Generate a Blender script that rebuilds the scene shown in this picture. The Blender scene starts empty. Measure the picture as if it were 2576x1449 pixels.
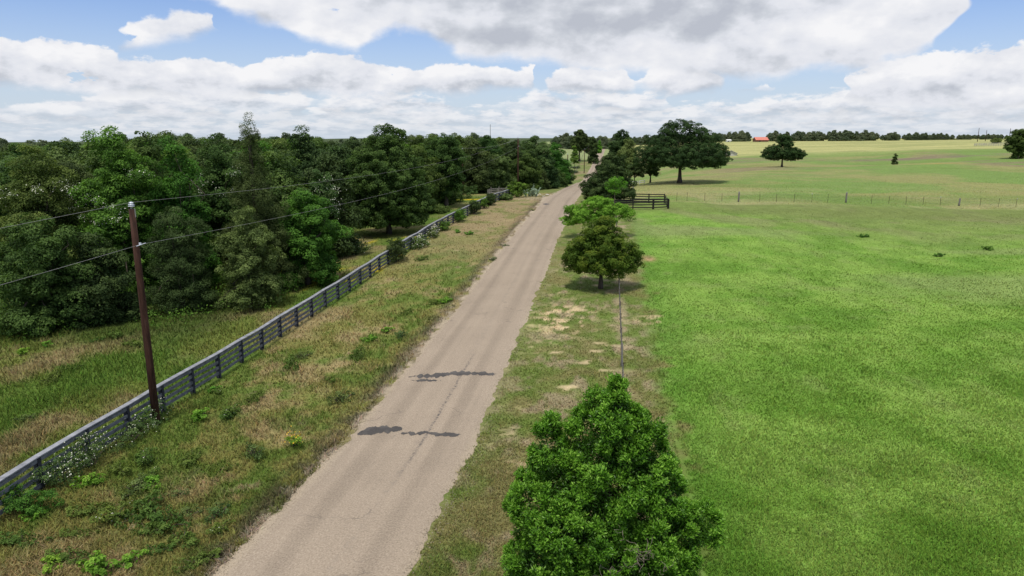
import bpy, math, random
import numpy as np
from math import radians, sin, cos, tan, atan, atan2, pi
random.seed(7)
SC = bpy.context.scene
COL = SC.collection
# ------------------------------------------------------------------ camera
CAM_H = 12.3
PITCH = radians(12.3)
F = 1741.0                       # focal length for a 2576 px wide picture
cam = bpy.data.cameras.new('camera')
cam.sensor_width = 36.0
cam.lens = 36.0 * F / 2576.0
cam.clip_start = 0.1
cam.clip_end = 20000
camo = bpy.data.objects.new('camera', cam)
COL.objects.link(camo)
camo.location = (0, 0, CAM_H)
camo.rotation_euler = (pi / 2 - PITCH, 0, 0)
SC.camera = camo
SC.view_settings.view_transform = 'Standard'
SC.view_settings.look = 'None'
SC.view_settings.exposure = 0.0
SC.view_settings.gamma = 1.0
SC.render.engine = 'CYCLES'
SC.cycles.max_bounces = 6
SC.cycles.transparent_max_bounces = 4

SUN_EL, SUN_AZ = radians(68), radians(200)      # azimuth clockwise from +Y: behind the camera, high
sun = bpy.data.lights.new('sun', 'SUN')
sun.energy = 3.0
sun.angle = radians(9)
sun.color = (1.0, 0.95, 0.86)
suno = bpy.data.objects.new('sun', sun)
COL.objects.link(suno)
suno.rotation_euler = (pi / 2 - SUN_EL, 0, pi - SUN_AZ)

# ------------------------------------------------------------------ picture geometry
def ray(u, v):
    c = (724.5 - v) / F
    return ((u - 1288.0) / F, cos(PITCH) + c * sin(PITCH), -sin(PITCH) + c * cos(PITCH))
def z_at(v, y):
    r = ray(1288, v)
    return CAM_H + y * r[2] / r[1]
def azel(u, v):
    r = ray(u, v)
    return atan2(r[0], r[1]), atan2(r[2], math.hypot(r[0], r[1]))

# ------------------------------------------------------------------ world: sky and clouds
W = bpy.data.worlds.new('World')
SC.world = W
W.use_nodes = True
nt = W.node_tree
nt.nodes.clear()
class NB:
    """small helper for building node trees"""
    def __init__(s, tree): s.t = tree; s.n = tree.nodes; s.l = tree.links
    def node(s, typ, **kw):
        n = s.n.new(typ)
        for k, v in kw.items(): setattr(n, k, v)
        return n
    def put(s, sock, val):
        if isinstance(val, bpy.types.NodeSocket): s.l.new(val, sock)
        elif isinstance(val, (tuple, list)):
            sock.default_value = tuple(val) if len(sock.default_value) == len(val) else tuple(val) + (1.0,)
        else: sock.default_value = val
    def math(s, op, a, b=0.0, c=0.0, clamp=False):
        n = s.n.new('ShaderNodeMath'); n.operation = op; n.use_clamp = clamp
        s.put(n.inputs[0], a); s.put(n.inputs[1], b); s.put(n.inputs[2], c)
        return n.outputs[0]
    def mixc(s, f, a, b, blend='MIX'):
        n = s.n.new('ShaderNodeMix'); n.data_type = 'RGBA'; n.blend_type = blend
        s.put(n.inputs[0], f); s.put(n.inputs[6], a); s.put(n.inputs[7], b)
        return n.outputs[2]
    def noise(s, vec, scale, detail=4, rough=0.55, dist=0.0, dim='3D'):
        n = s.n.new('ShaderNodeTexNoise'); n.noise_dimensions = dim
        s.put(n.inputs['Scale'], scale); s.put(n.inputs['Detail'], detail)
        s.put(n.inputs['Roughness'], rough); s.put(n.inputs['Distortion'], dist)
        if vec is not None: s.l.new(vec, n.inputs['Vector'])
        return n.outputs['Fac']
    def ramp(s, fac, stops, interp='LINEAR'):
        n = s.n.new('ShaderNodeValToRGB'); cr = n.color_ramp; cr.interpolation = interp
        while len(cr.elements) > 1: cr.elements.remove(cr.elements[-1])
        e0 = cr.elements[0]; e0.position = stops[0][0]; e0.color = tuple(stops[0][1]) + (1,)
        for p, c in stops[1:]:
            e = cr.elements.new(p); e.color = tuple(c) + (1,)
        s.put(n.inputs[0], fac)
        return n.outputs[0]
    def sstep(s, x, lo, hi):
        n = s.n.new('ShaderNodeMapRange'); n.interpolation_type = 'SMOOTHSTEP'
        s.put(n.inputs[0], x); s.put(n.inputs[1], lo); s.put(n.inputs[2], hi)
        n.inputs[3].default_value = 0; n.inputs[4].default_value = 1
        return n.outputs[0]
    def xyz(s, x, y, z=0.0):
        n = s.n.new('ShaderNodeCombineXYZ'); s.put(n.inputs[0], x); s.put(n.inputs[1], y); s.put(n.inputs[2], z)
        return n.outputs[0]

b = NB(nt)
sky = b.node('ShaderNodeTexSky', sky_type='NISHITA', sun_disc=False)
sky.sun_elevation = SUN_EL; sky.sun_rotation = SUN_AZ
sky.air_density = 1.0; sky.dust_density = 0.6; sky.ozone_density = 1.6; sky.altitude = 100
tc = b.node('ShaderNodeTexCoord')
sep = b.node('ShaderNodeSeparateXYZ'); nt.links.new(tc.outputs['Generated'], sep.inputs[0])
dx, dy, dz = sep.outputs
AZ = b.math('ARCTAN2', dx, dy)
EL = b.math('ARCSINE', dz)
AZR = (-0.80, 0.80)               # range of the cloud ramps, radians
ELR = (-0.03, 0.25)
def en(el): return (el - ELR[0]) / (ELR[1] - ELR[0])
def band(stops, scale, seed, warp, soft, squash=1.7, emboss=2.4, bsoft=.30, thr=.006):
    """a row of clouds: stops = (u, top v, base v, strength)"""
    nv = b.xyz(AZ, b.math('MULTIPLY', EL, squash), seed)
    n1 = b.noise(nv, scale, 10, 0.61)
    n1b = b.noise(nv, scale * 1.3, 2, 0.4)
    nv2 = b.xyz(b.math('ADD', AZ, -.010), b.math('MULTIPLY_ADD', EL, squash, 0.030), seed)
    n2 = b.noise(nv2, scale, 5, 0.5)
    az2 = b.math('MULTIPLY_ADD', b.math('SUBTRACT', n1b, 0.5), 0.07, AZ)
    t = b.math('DIVIDE', b.math('SUBTRACT', az2, AZR[0]), AZR[1] - AZR[0], clamp=True)
    st = []
    for (u, vt, vb, k) in stops:
        a, et = azel(u, vt); _, eb = azel(u, vb)
        st.append(((a - AZR[0]) / (AZR[1] - AZR[0]), (en(et), en(eb), k)))
    col = b.ramp(t, st, 'EASE')
    sp = b.node('ShaderNodeSeparateColor'); nt.links.new(col, sp.inputs[0])
    e0 = b.math('DIVIDE', b.math('SUBTRACT', EL, ELR[0]), ELR[1] - ELR[0])
    wn = b.math('SUBTRACT', n1, 0.5)
    mt = b.math('SUBTRACT', sp.outputs[0], b.math('MULTIPLY_ADD', wn, -warp, e0))
    eB = b.math('MULTIPLY_ADD', wn, warp * 0.6, e0)
    mb = b.math('MULTIPLY', b.math('SUBTRACT', eB, b.math('SUBTRACT', sp.outputs[1], .035)), bsoft)
    m = b.math('MINIMUM', mt, mb)
    hole = b.noise(b.xyz(AZ, b.math('MULTIPLY', EL, squash * 1.3), seed + 5), scale * 1.1, 6, .55)
    m = b.math('MINIMUM', m, b.math('MULTIPLY_ADD', b.math('SUBTRACT', hole, .37), .6, .05 - thr))
    m = b.math('ADD', m, b.math('MULTIPLY', b.math('SUBTRACT', sp.outputs[2], 1.0), 0.25))
    alpha = b.sstep(m, thr, b.math('MULTIPLY', soft, .7) if False else soft * .65)
    span = b.math('MAXIMUM', b.math('SUBTRACT', sp.outputs[0], sp.outputs[1]), 0.05)
    h = b.math('DIVIDE', b.math('SUBTRACT', eB, sp.outputs[1]), span)
    h = b.sstep(h, -.35, .95)
    emb = b.math('MULTIPLY', b.math('SUBTRACT', n1, n2), emboss)
    s = b.math('ADD', b.math('MULTIPLY_ADD', h, 0.70, .15), b.math('MULTIPLY', emb, .8))
    return alpha, s
H = 10.0     # cloud radiance is given for a background strength of 0.1
def cc(c, k=1.0): return tuple(x * H * k for x in c)
# clear sky, whitened towards the horizon
hz = b.sstep(EL, 0.20, -0.02)
base = b.mixc(b.math('MULTIPLY', hz, 0.86), b.mixc(1.0, sky.outputs[0], (1.0, 1.10, 1.42), 'MULTIPLY'), cc((0.60, 0.69, 0.80)))
CR = [(0.0, (0.50, 0.53, 0.60)), (0.25, (0.61, 0.64, 0.70)), (0.5, (0.76, 0.78, 0.84)), (0.78, (0.84, 0.85, 0.89)), (1.0, (0.92, 0.92, 0.94))]
def crm(s, mul=1.0, lift=0.0):
    return b.ramp(b.math('ADD', s, lift), [(p, tuple(min(1, x * mul) for x in c)) for p, c in CR])
def over(base, a, col):
    return b.mixc(a, base, b.mixc(1.0, col, (H, H, H), 'MULTIPLY'))
# low layers near the horizon, farthest first
a, s = band([(-200, 318, 340, 1), (300, 312, 335, 1.), (600, 305, 330, 1), (900, 302, 330, 1), (1200, 306, 332, 1), (1500, 300, 328, 1), (1750, 305, 330, 1), (2100, 300, 330, 1), (2700, 305, 332, 1)], 34, 8.1, 0.24, 0.05, 4.2, thr=-.012)
c = over(base, b.math('MULTIPLY', a, .75), crm(s, 0.96, .26))
a, s = band([(-200, 282, 304, 1), (200, 290, 305, .98), (420, 272, 300, 1), (700, 278, 302, .98), (950, 270, 300, 1), (1200, 275, 302, 1), (1500, 272, 300, 1), (1700, 270, 300, 1), (1900, 280, 305, .98), (2200, 272, 300, 1), (2700, 275, 300, 1)], 27, 9.7, 0.25, 0.045, 3.6, thr=-.012)
c = over(c, b.math('MULTIPLY', a, .85), crm(s, 0.97, .22))
a, s = band([(-200, 250, 285, 1), (0, 262, 285, .98), (150, 250, 285, 1), (300, 215, 278, 1.), (520, 215, 275, 1.), (760, 228, 275, 1), (800, 250, 262, .92), (830, 240, 275, 1), (1000, 234, 275, 1.), (1110, 246, 276, 1), (1160, 262, 275, .93), (1330, 245, 272, .98), (1370, 232, 272, 1), (1500, 230, 272, 1.), (1680, 236, 268, 1), (1700, 262, 275, .94), (1850, 255, 285, .98), (2000, 245, 280, 1), (2200, 225, 280, 1), (2700, 215, 285, 1)], 20, 5.7, 0.24, 0.04, 2.6, thr=-.012)
c = over(c, b.math('MULTIPLY', a, .93), crm(s, .98, .16))
# middle row
a, s = band([(-300, 60, 215, 1), (0, 82, 212, 1), (110, 78, 220, 1), (210, 98, 225, 1), (270, 122, 228, 1), (330, 142, 230, 1), (450, 124, 232, 1), (560, 136, 236, 1), (625, 168, 236, 1), (680, 144, 236, 1), (780, 134, 238, 1), (900, 138, 238, 1), (985, 156, 236, 1), (1100, 164, 232, 1), (1250, 164, 226, 1), (1340, 172, 220, 1), (1362, 200, 212, .8), (1388, 200, 232, .99), (1450, 166, 236, 1), (1560, 163, 232, 1), (1605, 192, 230, .96), (1690, 162, 230, 1), (1800, 165, 226, 1), (1848, 186, 214, .86), (1868, 200, 238, .98), (1945, 202, 236, .98), (1985, 230, 234, .6), (2085, 225, 236, .7), (2130, 180, 245, 1), (2260, 125, 262, 1), (2420, 118, 265, 1), (2600, 92, 265, 1)], 14, 1.9, 0.22, 0.030, 1.7, thr=.002)
c = over(c, a, crm(s, 1.0, .02))
# small detached puffs
a, s = band([(600, 110, 112, .6), (640, 108, 126, .97), (672, 110, 126, .97), (700, 112, 116, .6), (1960, 210, 212, .6), (1995, 204, 216, .95), (2020, 206, 216, .95), (2050, 210, 212, .6)], 24, 2.6, 0.08, 0.06, 2)
c = over(c, b.math('MULTIPLY', a, .6), crm(s, 1.0, .1))
# single cloud upper left
a, s = band([(240, 60, 60, .6), (288, 55, 125, .97), (310, 36, 128, 1), (380, 30, 120, 1), (450, 22, 108, 1), (545, 26, 88, 1), (575, 66, 100, .95), (612, 85, 95, .6)], 15, 6.6, 0.11, 0.04, 1.7)
c = over(c, a, crm(s, 1.0, .12))
# great cloud across the top
a, s = band([(-300, -400, -60, .9), (300, -400, -40, .95), (480, -400, -20, .98), (560, -400, 18, 1), (650, -400, 50, 1), (745, -400, 90, 1), (860, -400, 104, 1), (950, -400, 70, 1), (1010, -400, 52, 1), (1110, -400, 92, 1), (1170, -400, 128, 1), (1300, -400, 142, 1), (1500, -400, 158, 1), (1700, -400, 160, 1), (1900, -400, 176, 1), (2020, -400, 176, 1), (2120, -400, 160, 1), (2260, -400, 154, 1), (2350, -400, 116, 1), (2410, -300, 90, .97), (2450, -20, 36, .7), (2600, -10, 20, .7)], 11, 4.4, 0.24, 0.036, 1.7, 1.8, .6, -.01)
nA = b.noise(b.xyz(AZ, b.math('MULTIPLY', EL, 1.7), 2.2), 10, 8, .55)
nB = b.noise(b.xyz(b.math('ADD', AZ, -.012), b.math('MULTIPLY_ADD', EL, 1.7, .035), 2.2), 10, 5, .5)
sA = b.math('ADD', b.math('MULTIPLY', b.math('SUBTRACT', nA, nB), 2.3), .78)
# its underside over the middle is grey, its left and right ends are white
gr = b.math('MULTIPLY', b.sstep(AZ, -0.26, 0.0), b.sstep(AZ, 0.50, 0.20))
gr2 = b.math('MULTIPLY', gr, b.sstep(EL, 0.085, 0.140))
gr3 = b.math('MULTIPLY', b.sstep(EL, 0.125, 0.075), b.math('MULTIPLY', b.sstep(AZ, .02, .2), .30))
sA = b.math('SUBTRACT', sA, b.math('MULTIPLY', gr2, .58))
sA = b.math('SUBTRACT', sA, gr3)
c = over(c, a, crm(sA, 1.0, .0))
# overhead, outside the picture: broken cloud
top = b.sstep(EL, 0.22, 0.45)
c = b.mixc(top, c, b.mixc(b.sstep(nA, .42, .58), b.mixc(.35, sky.outputs[0], cc((.7, .75, .85))), cc((.80, .83, .88))))
bg = b.node('ShaderNodeBackground'); b.put(bg.inputs[0], c); bg.inputs[1].default_value = 0.1
wo = b.node('ShaderNodeOutputWorld'); nt.links.new(bg.outputs[0], wo.inputs[0])
W.cycles.sampling_method = 'MANUAL'
W.cycles.sample_map_resolution = 512

# ------------------------------------------------------------------ noise in numpy
def _hash(ix, iy, s):
    h = (ix.astype(np.int64) * 374761393 + iy.astype(np.int64) * 668265263 + s * 982451653) & 0xFFFFFFFF
    h = ((h ^ (h >> 13)) * 1274126177) & 0xFFFFFFFF
    h = (h ^ (h >> 16)) & 0xFFFFFFFF
    return h.astype(np.float64) / 4294967295.0
def vnoise(x, y, s=0):
    x = np.asarray(x, float); y = np.asarray(y, float)
    ix = np.floor(x); iy = np.floor(y); fx = x - ix; fy = y - iy
    fx = fx * fx * (3 - 2 * fx); fy = fy * fy * (3 - 2 * fy)
    a = _hash(ix, iy, s); bb = _hash(ix + 1, iy, s); c_ = _hash(ix, iy + 1, s); d = _hash(ix + 1, iy + 1, s)
    return (a * (1 - fx) + bb * fx) * (1 - fy) + (c_ * (1 - fx) + d * fx) * fy
def fbm(x, y, s=0, o=4):
    r = 0.0; a = 0.5; t = 0.0
    for k in range(o):
        r = r + a * vnoise(x * 2 ** k + 17.3 * k, y * 2 ** k - 9.1 * k, s + k); t += a; a *= 0.55
    return r / t
def ss(x, lo, hi):
    t = np.clip((np.asarray(x, float) - lo) / (hi - lo), 0, 1)
    return t * t * (3 - 2 * t)

# ------------------------------------------------------------------ terrain
def xr(y): return -8.1 + 0.14 * y           # road centre line
def prof(pts):
    ys = np.array([p[0] for p in pts], float); zs = np.array([p[1] for p in pts], float)
    lx = np.log(ys)
    d = np.diff(zs) / np.diff(lx)
    m = np.zeros_like(zs)
    for i in range(1, len(zs) - 1):
        m[i] = 0 if d[i - 1] * d[i] <= 0 else 2 * d[i - 1] * d[i] / (d[i - 1] + d[i])
    def f(y):
        q = np.log(np.clip(y, ys[0], ys[-1])); i = np.clip(np.searchsorted(lx, q) - 1, 0, len(lx) - 2)
        h = lx[i + 1] - lx[i]; t = (q - lx[i]) / h
        return ((2 * t ** 3 - 3 * t ** 2 + 1) * zs[i] + (t ** 3 - 2 * t ** 2 + t) * h * m[i]
                + (-2 * t ** 3 + 3 * t ** 2) * zs[i + 1] + (t ** 3 - t ** 2) * h * m[i + 1])
    return f
def vz(lst): return [(y, z_at(v, y)) for (y, v) in lst]
near = [(12, 0.0), (18, 0.0)]
road_pts = near + vz([(28.5, 1080), (35.3, 940), (55, 720), (81, 580), (117, 501), (140, 484), (165, 473), (209, 463), (288, 449), (374, 424), (502, 393), (832, 368), (1300, 357), (3000, 350)])
PROFS = [(-1.2, near + [(45, .1), (100, -.2), (200, -2.5), (400, -6), (900, -14), (3000, -40)]), (-0.62, near + [(45, .1), (100, .2), (200, -1.5), (400, -4), (900, -9), (3000, -24)]),
         (-0.30, near + [(45, .1), (100, 1.2), (200, 1.0), (300, -.5), (400, -1), (900, 3), (3000, 5)]),
         (-0.10, road_pts), (0.0, road_pts), (0.05, road_pts),
         (0.15, near + vz([(28.5, 1080), (35.3, 940), (55, 718), (81, 577), (113, 507), (170, 460), (250, 431), (400, 397), (600, 372), (850, 356.5), (1200, 353), (3000, 350)])),
         (0.28, near + vz([(28.5, 1080), (35.3, 940), (55, 718), (81, 577), (115, 511), (170, 457), (250, 420), (400, 388), (600, 368), (850, 355), (1200, 352), (3000, 350)])),
         (0.62, near + [(35, -.1), (60, .2), (85, .6)] + vz([(115, 519), (180, 449), (270, 402), (400, 373), (600, 354.5), (760, 350.5)]) + [(1000, z_at(350.5, 760) - 1), (1500, 5), (3000, 3)]),
         (1.5, near + [(35, -.1), (60, .2), (85, .6)] + vz([(115, 521), (180, 450), (270, 403), (400, 373), (600, 354), (760, 350.5)]) + [(1000, z_at(350.5, 760) - 1), (1500, 5), (3000, 3)])]
PF = [(a, prof(p)) for a, p in PROFS]
def hmacro(x, y):
    x = np.asarray(x, float); y = np.asarray(y, float)
    a = (x - xr(y)) / np.maximum(y, 45.0)
    z = PF[0][1](y)
    for k in range(len(PF) - 1):
        a0, a1 = PF[k][0], PF[k + 1][0]
        w = ss(a, a0, a1)
        z = z * (1 - w) + PF[k + 1][1](y) * w
    return z
def hgt(x, y):
    x = np.asarray(x, float); y = np.asarray(y, float)
    z = hmacro(x, y)
    t = np.abs(x - xr(y))
    off = ss(t, 3.0, 7.0)
    z = z + off * ((fbm(x / 9, y / 9, 5) - .5) * .35 + (fbm(x / 2.2, y / 2.2, 9, 3) - .5) * .14)
    far = ss(y, 130, 260) * ss(t, 12, 50)
    z = z + far * (fbm(x / 70, y / 45, 21, 3) - .5) * 4.5 * (1 - ss(y, 420, 620))
    lt = x - xr(y)
    z = z - .22 * np.exp(-((lt + 5.2) / 1.5) ** 2) * (1 - ss(y, 100, 120))
    z = z - 0.035 * (1 - ss(t, 2.75, 3.1))
    return z
def g(x, y): return float(hgt(x, y))
def hit(u, v):
    """where the line of sight through a picture point meets the terrain"""
    r = ray(u, v); lo, hi = 5.0, None
    y = 8.0
    while y < 1500:
        x = r[0] / r[1] * y
        if CAM_H + r[2] / r[1] * y < g(x, y): hi = y; break
        lo = y; y *= 1.02
    if hi is None: return (r[0] / r[1] * 1500, 1500.0)
    for _ in range(25):
        m = (lo + hi) / 2; x = r[0] / r[1] * m
        if CAM_H + r[2] / r[1] * m < g(x, m): hi = m
        else: lo = m
    return (r[0] / r[1] * hi, hi)
def xu(u, y, v=500):
    r = ray(u, v); return r[0] / r[1] * y

# ------------------------------------------------------------------ object helpers
def tag(o, label=None, cat=None, group=None, kind=None):
    if label: o['label'] = label
    if cat: o['category'] = cat
    if group: o['group'] = group
    if kind: o['kind'] = kind
    return o
def empty(name, loc, label=None, cat=None, group=None, rz=0.0):
    o = bpy.data.objects.new(name, None); COL.objects.link(o)
    o.location = loc; o.rotation_euler = (0, 0, rz); o.empty_display_size = .3
    return tag(o, label, cat, group)
def mesh_np(name, V, faces_idx, nper, mats, parent=None, smooth=False, matidx=None, attrs=None):
    """V (n,3); faces_idx flat array; nper = verts per face (int)"""
    me = bpy.data.meshes.new(name)
    V = np.ascontiguousarray(V, dtype=np.float32); fi = np.ascontiguousarray(faces_idx, dtype=np.int32).ravel()
    nf = len(fi) // nper
    me.vertices.add(len(V)); me.vertices.foreach_set('co', V.ravel())
    me.loops.add(len(fi)); me.loops.foreach_set('vertex_index', fi)
    me.polygons.add(nf)
    me.polygons.foreach_set('loop_start', np.arange(nf, dtype=np.int32) * nper)
    me.polygons.foreach_set('use_smooth', np.full(nf, smooth))
    for m in (mats if isinstance(mats, (list, tuple)) else [mats]): me.materials.append(m)
    if matidx is not None: me.polygons.foreach_set('material_index', np.asarray(matidx, dtype=np.int32))
    for (an, typ, dom, data) in (attrs or []):
        at = me.attributes.new(an, typ, dom)
        if typ == 'FLOAT': at.data.foreach_set('value', np.asarray(data, dtype=np.float32).ravel())
        elif typ == 'FLOAT_VECTOR': at.data.foreach_set('vector', np.asarray(data, dtype=np.float32).ravel())
        else: at.data.foreach_set('color', np.asarray(data, dtype=np.float32).ravel())
    me.update(calc_edges=True)
    o = bpy.data.objects.new(name, me); COL.objects.link(o)
    if parent: o.parent = parent
    return o
class MB:
    """collects boxes and tubes, links them as one mesh object"""
    def __init__(s): s.v = []; s.f = []
    def add(s, vs, fs):
        k = len(s.v); s.v += [tuple(p) for p in vs]; s.f += [tuple(i + k for i in f) for f in fs]
    def hexa(s, p8):
        s.add(p8, [(0, 3, 2, 1), (4, 5, 6, 7), (0, 1, 5, 4), (1, 2, 6, 5), (2, 3, 7, 6), (3, 0, 4, 7)])
    def box(s, c, d, rz=0.0, tilt=0.0):
        cx, cy, cz = c; hx, hy, hz_ = d[0] / 2, d[1] / 2, d[2] / 2
        P = []
        for z in (-hz_, hz_):
            for (x, y) in ((-hx, -hy), (hx, -hy), (hx, hy), (-hx, hy)):
                xx = x + tilt * z
                P.append((cx + xx * cos(rz) - y * sin(rz), cy + xx * sin(rz) + y * cos(rz), cz + z))
        s.hexa(P)
    def beam(s, a, c, w, h):
        """board from a to c, width w across (horizontal), height h"""
        ax, ay, az = a; bx, by, bz = c
        L = math.hypot(bx - ax, by - ay) or 1; nx, ny = -(by - ay) / L * w / 2, (bx - ax) / L * w / 2
        s.hexa([(ax - nx, ay - ny, az - h / 2), (bx - nx, by - ny, bz - h / 2), (bx + nx, by + ny, bz - h / 2), (ax + nx, ay + ny, az - h / 2),
                (ax - nx, ay - ny, az + h / 2), (bx - nx, by - ny, bz + h / 2), (bx + nx, by + ny, bz + h / 2), (ax + nx, ay + ny, az + h / 2)])
    def tube(s, pts, rad, n=8, cap=True):
        pts = [np.array(p, float) for p in pts]
        if not isinstance(rad, (list, tuple, np.ndarray)): rad = [rad] * len(pts)
        rings = []
        up0 = np.array([0, 0, 1.0])
        for i, p in enumerate(pts):
            t = pts[min(i + 1, len(pts) - 1)] - pts[max(i - 1, 0)]
            t /= (np.linalg.norm(t) or 1)
            ref = up0 if abs(t[2]) < .9 else np.array([1.0, 0, 0])
            a = np.cross(t, ref); a /= np.linalg.norm(a); bb = np.cross(t, a)
            rings.append([tuple(p + rad[i] * (a * cos(2 * pi * k / n) + bb * sin(2 * pi * k / n))) for k in range(n)])
        vs = [q for r in rings for q in r]; fs = []
        for i in range(len(pts) - 1):
            for k in range(n):
                fs.append((i * n + k, i * n + (k + 1) % n, (i + 1) * n + (k + 1) % n, (i + 1) * n + k))
        if cap:
            fs.append(tuple(range(n - 1, -1, -1))); fs.append(tuple((len(pts) - 1) * n + k for k in range(n)))
        s.add(vs, fs)
    def lathe(s, c, prof_, n=16):
        vs = []; fs = []
        for (r, z) in prof_:
            vs += [(c[0] + r * cos(2 * pi * k / n), c[1] + r * sin(2 * pi * k / n), c[2] + z) for k in range(n)]
        for i in range(len(prof_) - 1):
            for k in range(n):
                fs.append((i * n + k, i * n + (k + 1) % n, (i + 1) * n + (k + 1) % n, (i + 1) * n + k))
        s.add(vs, fs)
    def build(s, name, mat, parent=None, smooth=False):
        me = bpy.data.meshes.new(name); me.from_pydata(s.v, [], s.f)
        if mat: me.materials.append(mat)
        if smooth:
            for p in me.polygons: p.use_smooth = True
        o = bpy.data.objects.new(name, me); COL.objects.link(o)
        if parent: o.parent = parent
        return o
def copy_tree(o, parent=None):
    c_ = o.copy(); COL.objects.link(c_)
    if parent: c_.parent = parent
    for ch in list(o.children): copy_tree(ch, c_)
    return c_

# ------------------------------------------------------------------ materials
def newmat(name):
    m = bpy.data.materials.new(name); m.use_nodes = True; m.node_tree.nodes.clear()
    q = NB(m.node_tree)
    out = q.node('ShaderNodeOutputMaterial')
    return m, q, out
def pbr(q, out, col, rough=.8, spec=.2, bump=None, bstr=.3, bdist=.02, metal=0.0):
    p = q.node('ShaderNodeBsdfPrincipled'); q.put(p.inputs['Base Color'], col); q.put(p.inputs['Roughness'], rough)
    q.put(p.inputs['Specular IOR Level'], spec); q.put(p.inputs['Metallic'], metal)
    if bump is not None:
        bn = q.node('ShaderNodeBump'); bn.inputs['Strength'].default_value = bstr; bn.inputs['Distance'].default_value = bdist
        q.put(bn.inputs['Height'], bump); q.l.new(bn.outputs[0], p.inputs['Normal'])
    q.l.new(p.outputs[0], out.inputs[0]); return p
def mat_noise(name, c1, c2, scale=8, rough=.85, stretch=(1, 1, 1), spec=.15, bstr=.4, c3=None, metal=0.0):
    m, q, out = newmat(name)
    t = q.node('ShaderNodeTexCoord'); mp = q.node('ShaderNodeMapping'); mp.inputs['Scale'].default_value = stretch
    q.l.new(t.outputs['Object'], mp.inputs[0])
    n = q.noise(mp.outputs[0], scale, 5, .6)
    st = [(.32, c1), (.68, c2)]
    if c3: st = [(.28, c1), (.55, c2), (.75, c3)]
    pbr(q, out, q.ramp(n, st), rough, spec, q.noise(mp.outputs[0], scale * 3, 3), bstr, .01, metal)
    return m
def mat_leaf(name, dark, mid, light, transl=.28, gloss=.12, var=.25, rough=.6):
    m, q, out = newmat(name)
    at = q.node('ShaderNodeAttribute'); at.attribute_name = 'tint'
    oi = q.node('ShaderNodeObjectInfo')
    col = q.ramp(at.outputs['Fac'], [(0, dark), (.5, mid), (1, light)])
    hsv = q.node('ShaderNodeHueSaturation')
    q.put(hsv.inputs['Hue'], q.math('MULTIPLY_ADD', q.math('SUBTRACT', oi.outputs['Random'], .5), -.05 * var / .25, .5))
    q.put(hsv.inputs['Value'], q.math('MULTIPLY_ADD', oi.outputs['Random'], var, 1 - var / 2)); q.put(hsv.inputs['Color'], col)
    p = q.node('ShaderNodeBsdfPrincipled'); q.put(p.inputs['Base Color'], hsv.outputs[0])
    q.put(p.inputs['Roughness'], rough); q.put(p.inputs['Specular IOR Level'], gloss)
    tr = q.node('ShaderNodeBsdfTranslucent'); q.put(tr.inputs[0], q.mixc(1.0, hsv.outputs[0], (1.3, 1.45, .6), 'MULTIPLY'))
    mx = q.node('ShaderNodeMixShader'); mx.inputs[0].default_value = transl
    q.l.new(p.outputs[0], mx.inputs[1]); q.l.new(tr.outputs[0], mx.inputs[2]); q.l.new(mx.outputs[0], out.inputs[0])
    return m
M = {}
M['leaf_oak'] = mat_leaf('oak_leaves', (0.028, 0.057, 0.014), (0.083, 0.140, 0.033), (0.150, 0.225, 0.057))
M['leaf_green'] = mat_leaf('green_leaves', (0.033, 0.079, 0.013), (0.099, 0.209, 0.030), (0.176, 0.327, 0.053))
M['leaf_dark'] = mat_leaf('dark_oak_leaves', (0.021, 0.041, 0.013), (0.057, 0.096, 0.028), (0.111, 0.165, 0.050), .22)
M['leaf_cedar'] = mat_leaf('cedar_needles', (0.027, 0.045, 0.014), (0.072, 0.111, 0.033), (0.122, 0.174, 0.056), .15)
M['leaf_grey'] = mat_leaf('grey_green_leaves', (0.044, 0.075, 0.021), (0.113, 0.174, 0.050), (0.200, 0.273, 0.088), .22)
M['leaf_bright'] = mat_leaf('bright_leaves', (0.076, 0.162, 0.020), (0.162, 0.323, 0.036), (0.277, 0.473, 0.065), .32)
M['leaf_olive'] = mat_leaf('olive_tipped_leaves', (0.043, 0.071, 0.008), (0.131, 0.182, 0.022), (0.271, 0.285, 0.038), .28)
M['leaf_fore'] = mat_leaf('glossy_holly_leaves', (0.030, 0.088, 0.007), (0.103, 0.255, 0.018), (0.278, 0.490, 0.062), .24, .30, .0, .42)
M['leaf_far'] = mat_leaf('haze_paled_leaves', (0.089, 0.119, 0.069), (0.142, 0.178, 0.105), (0.209, 0.248, 0.144), .3)  # colours paled and greyed to stand in for distance haze
M['leaf_weed'] = mat_leaf('weed_leaves', (.070, .110, .024), (.130, .195, .040), (.210, .290, .065), .3, .1)
M['cactus'] = mat_noise('cactus_skin', (.16, .23, .15), (.30, .38, .27), 6, .7)
M['petal'] = mat_noise('white_petals', (.50, .50, .38), (.72, .72, .60), 20, .7)
M['petal_y'] = mat_noise('yellow_petals', (.75, .42, .03), (.8, .55, .06), 20, .7)
M['bark'] = mat_noise('grey_brown_bark', (.045, .036, .028), (.12, .10, .08), 5, .95, (1, 1, .25), .1, .8)
M['twig'] = mat_noise('pale_twigs', (.10, .085, .06), (.22, .19, .15), 8, .95)
M['pole'] = mat_noise('creosoted_wood', (.018, .009, .007), (.058, .026, .018), 10, .85, (1, 1, .12), .2, .5, (.095, .052, .040))
M['fence'] = mat_noise('weathered_stained_boards', (.055, .060, .075), (.15, .155, .175), 3.5, .75, (1, 1, 2.5), .25, .4, (.21, .22, .25))
M['cap'] = mat_noise('sunbleached_cap_board', (.16, .165, .185), (.28, .285, .31), 3.0, .75, (1, 1, 1), .25, .4, (.36, .37, .40))
M['post'] = mat_noise('dark_stained_posts', (.022, .024, .03), (.060, .064, .078), 6, .85, (1, 1, .3))
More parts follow.
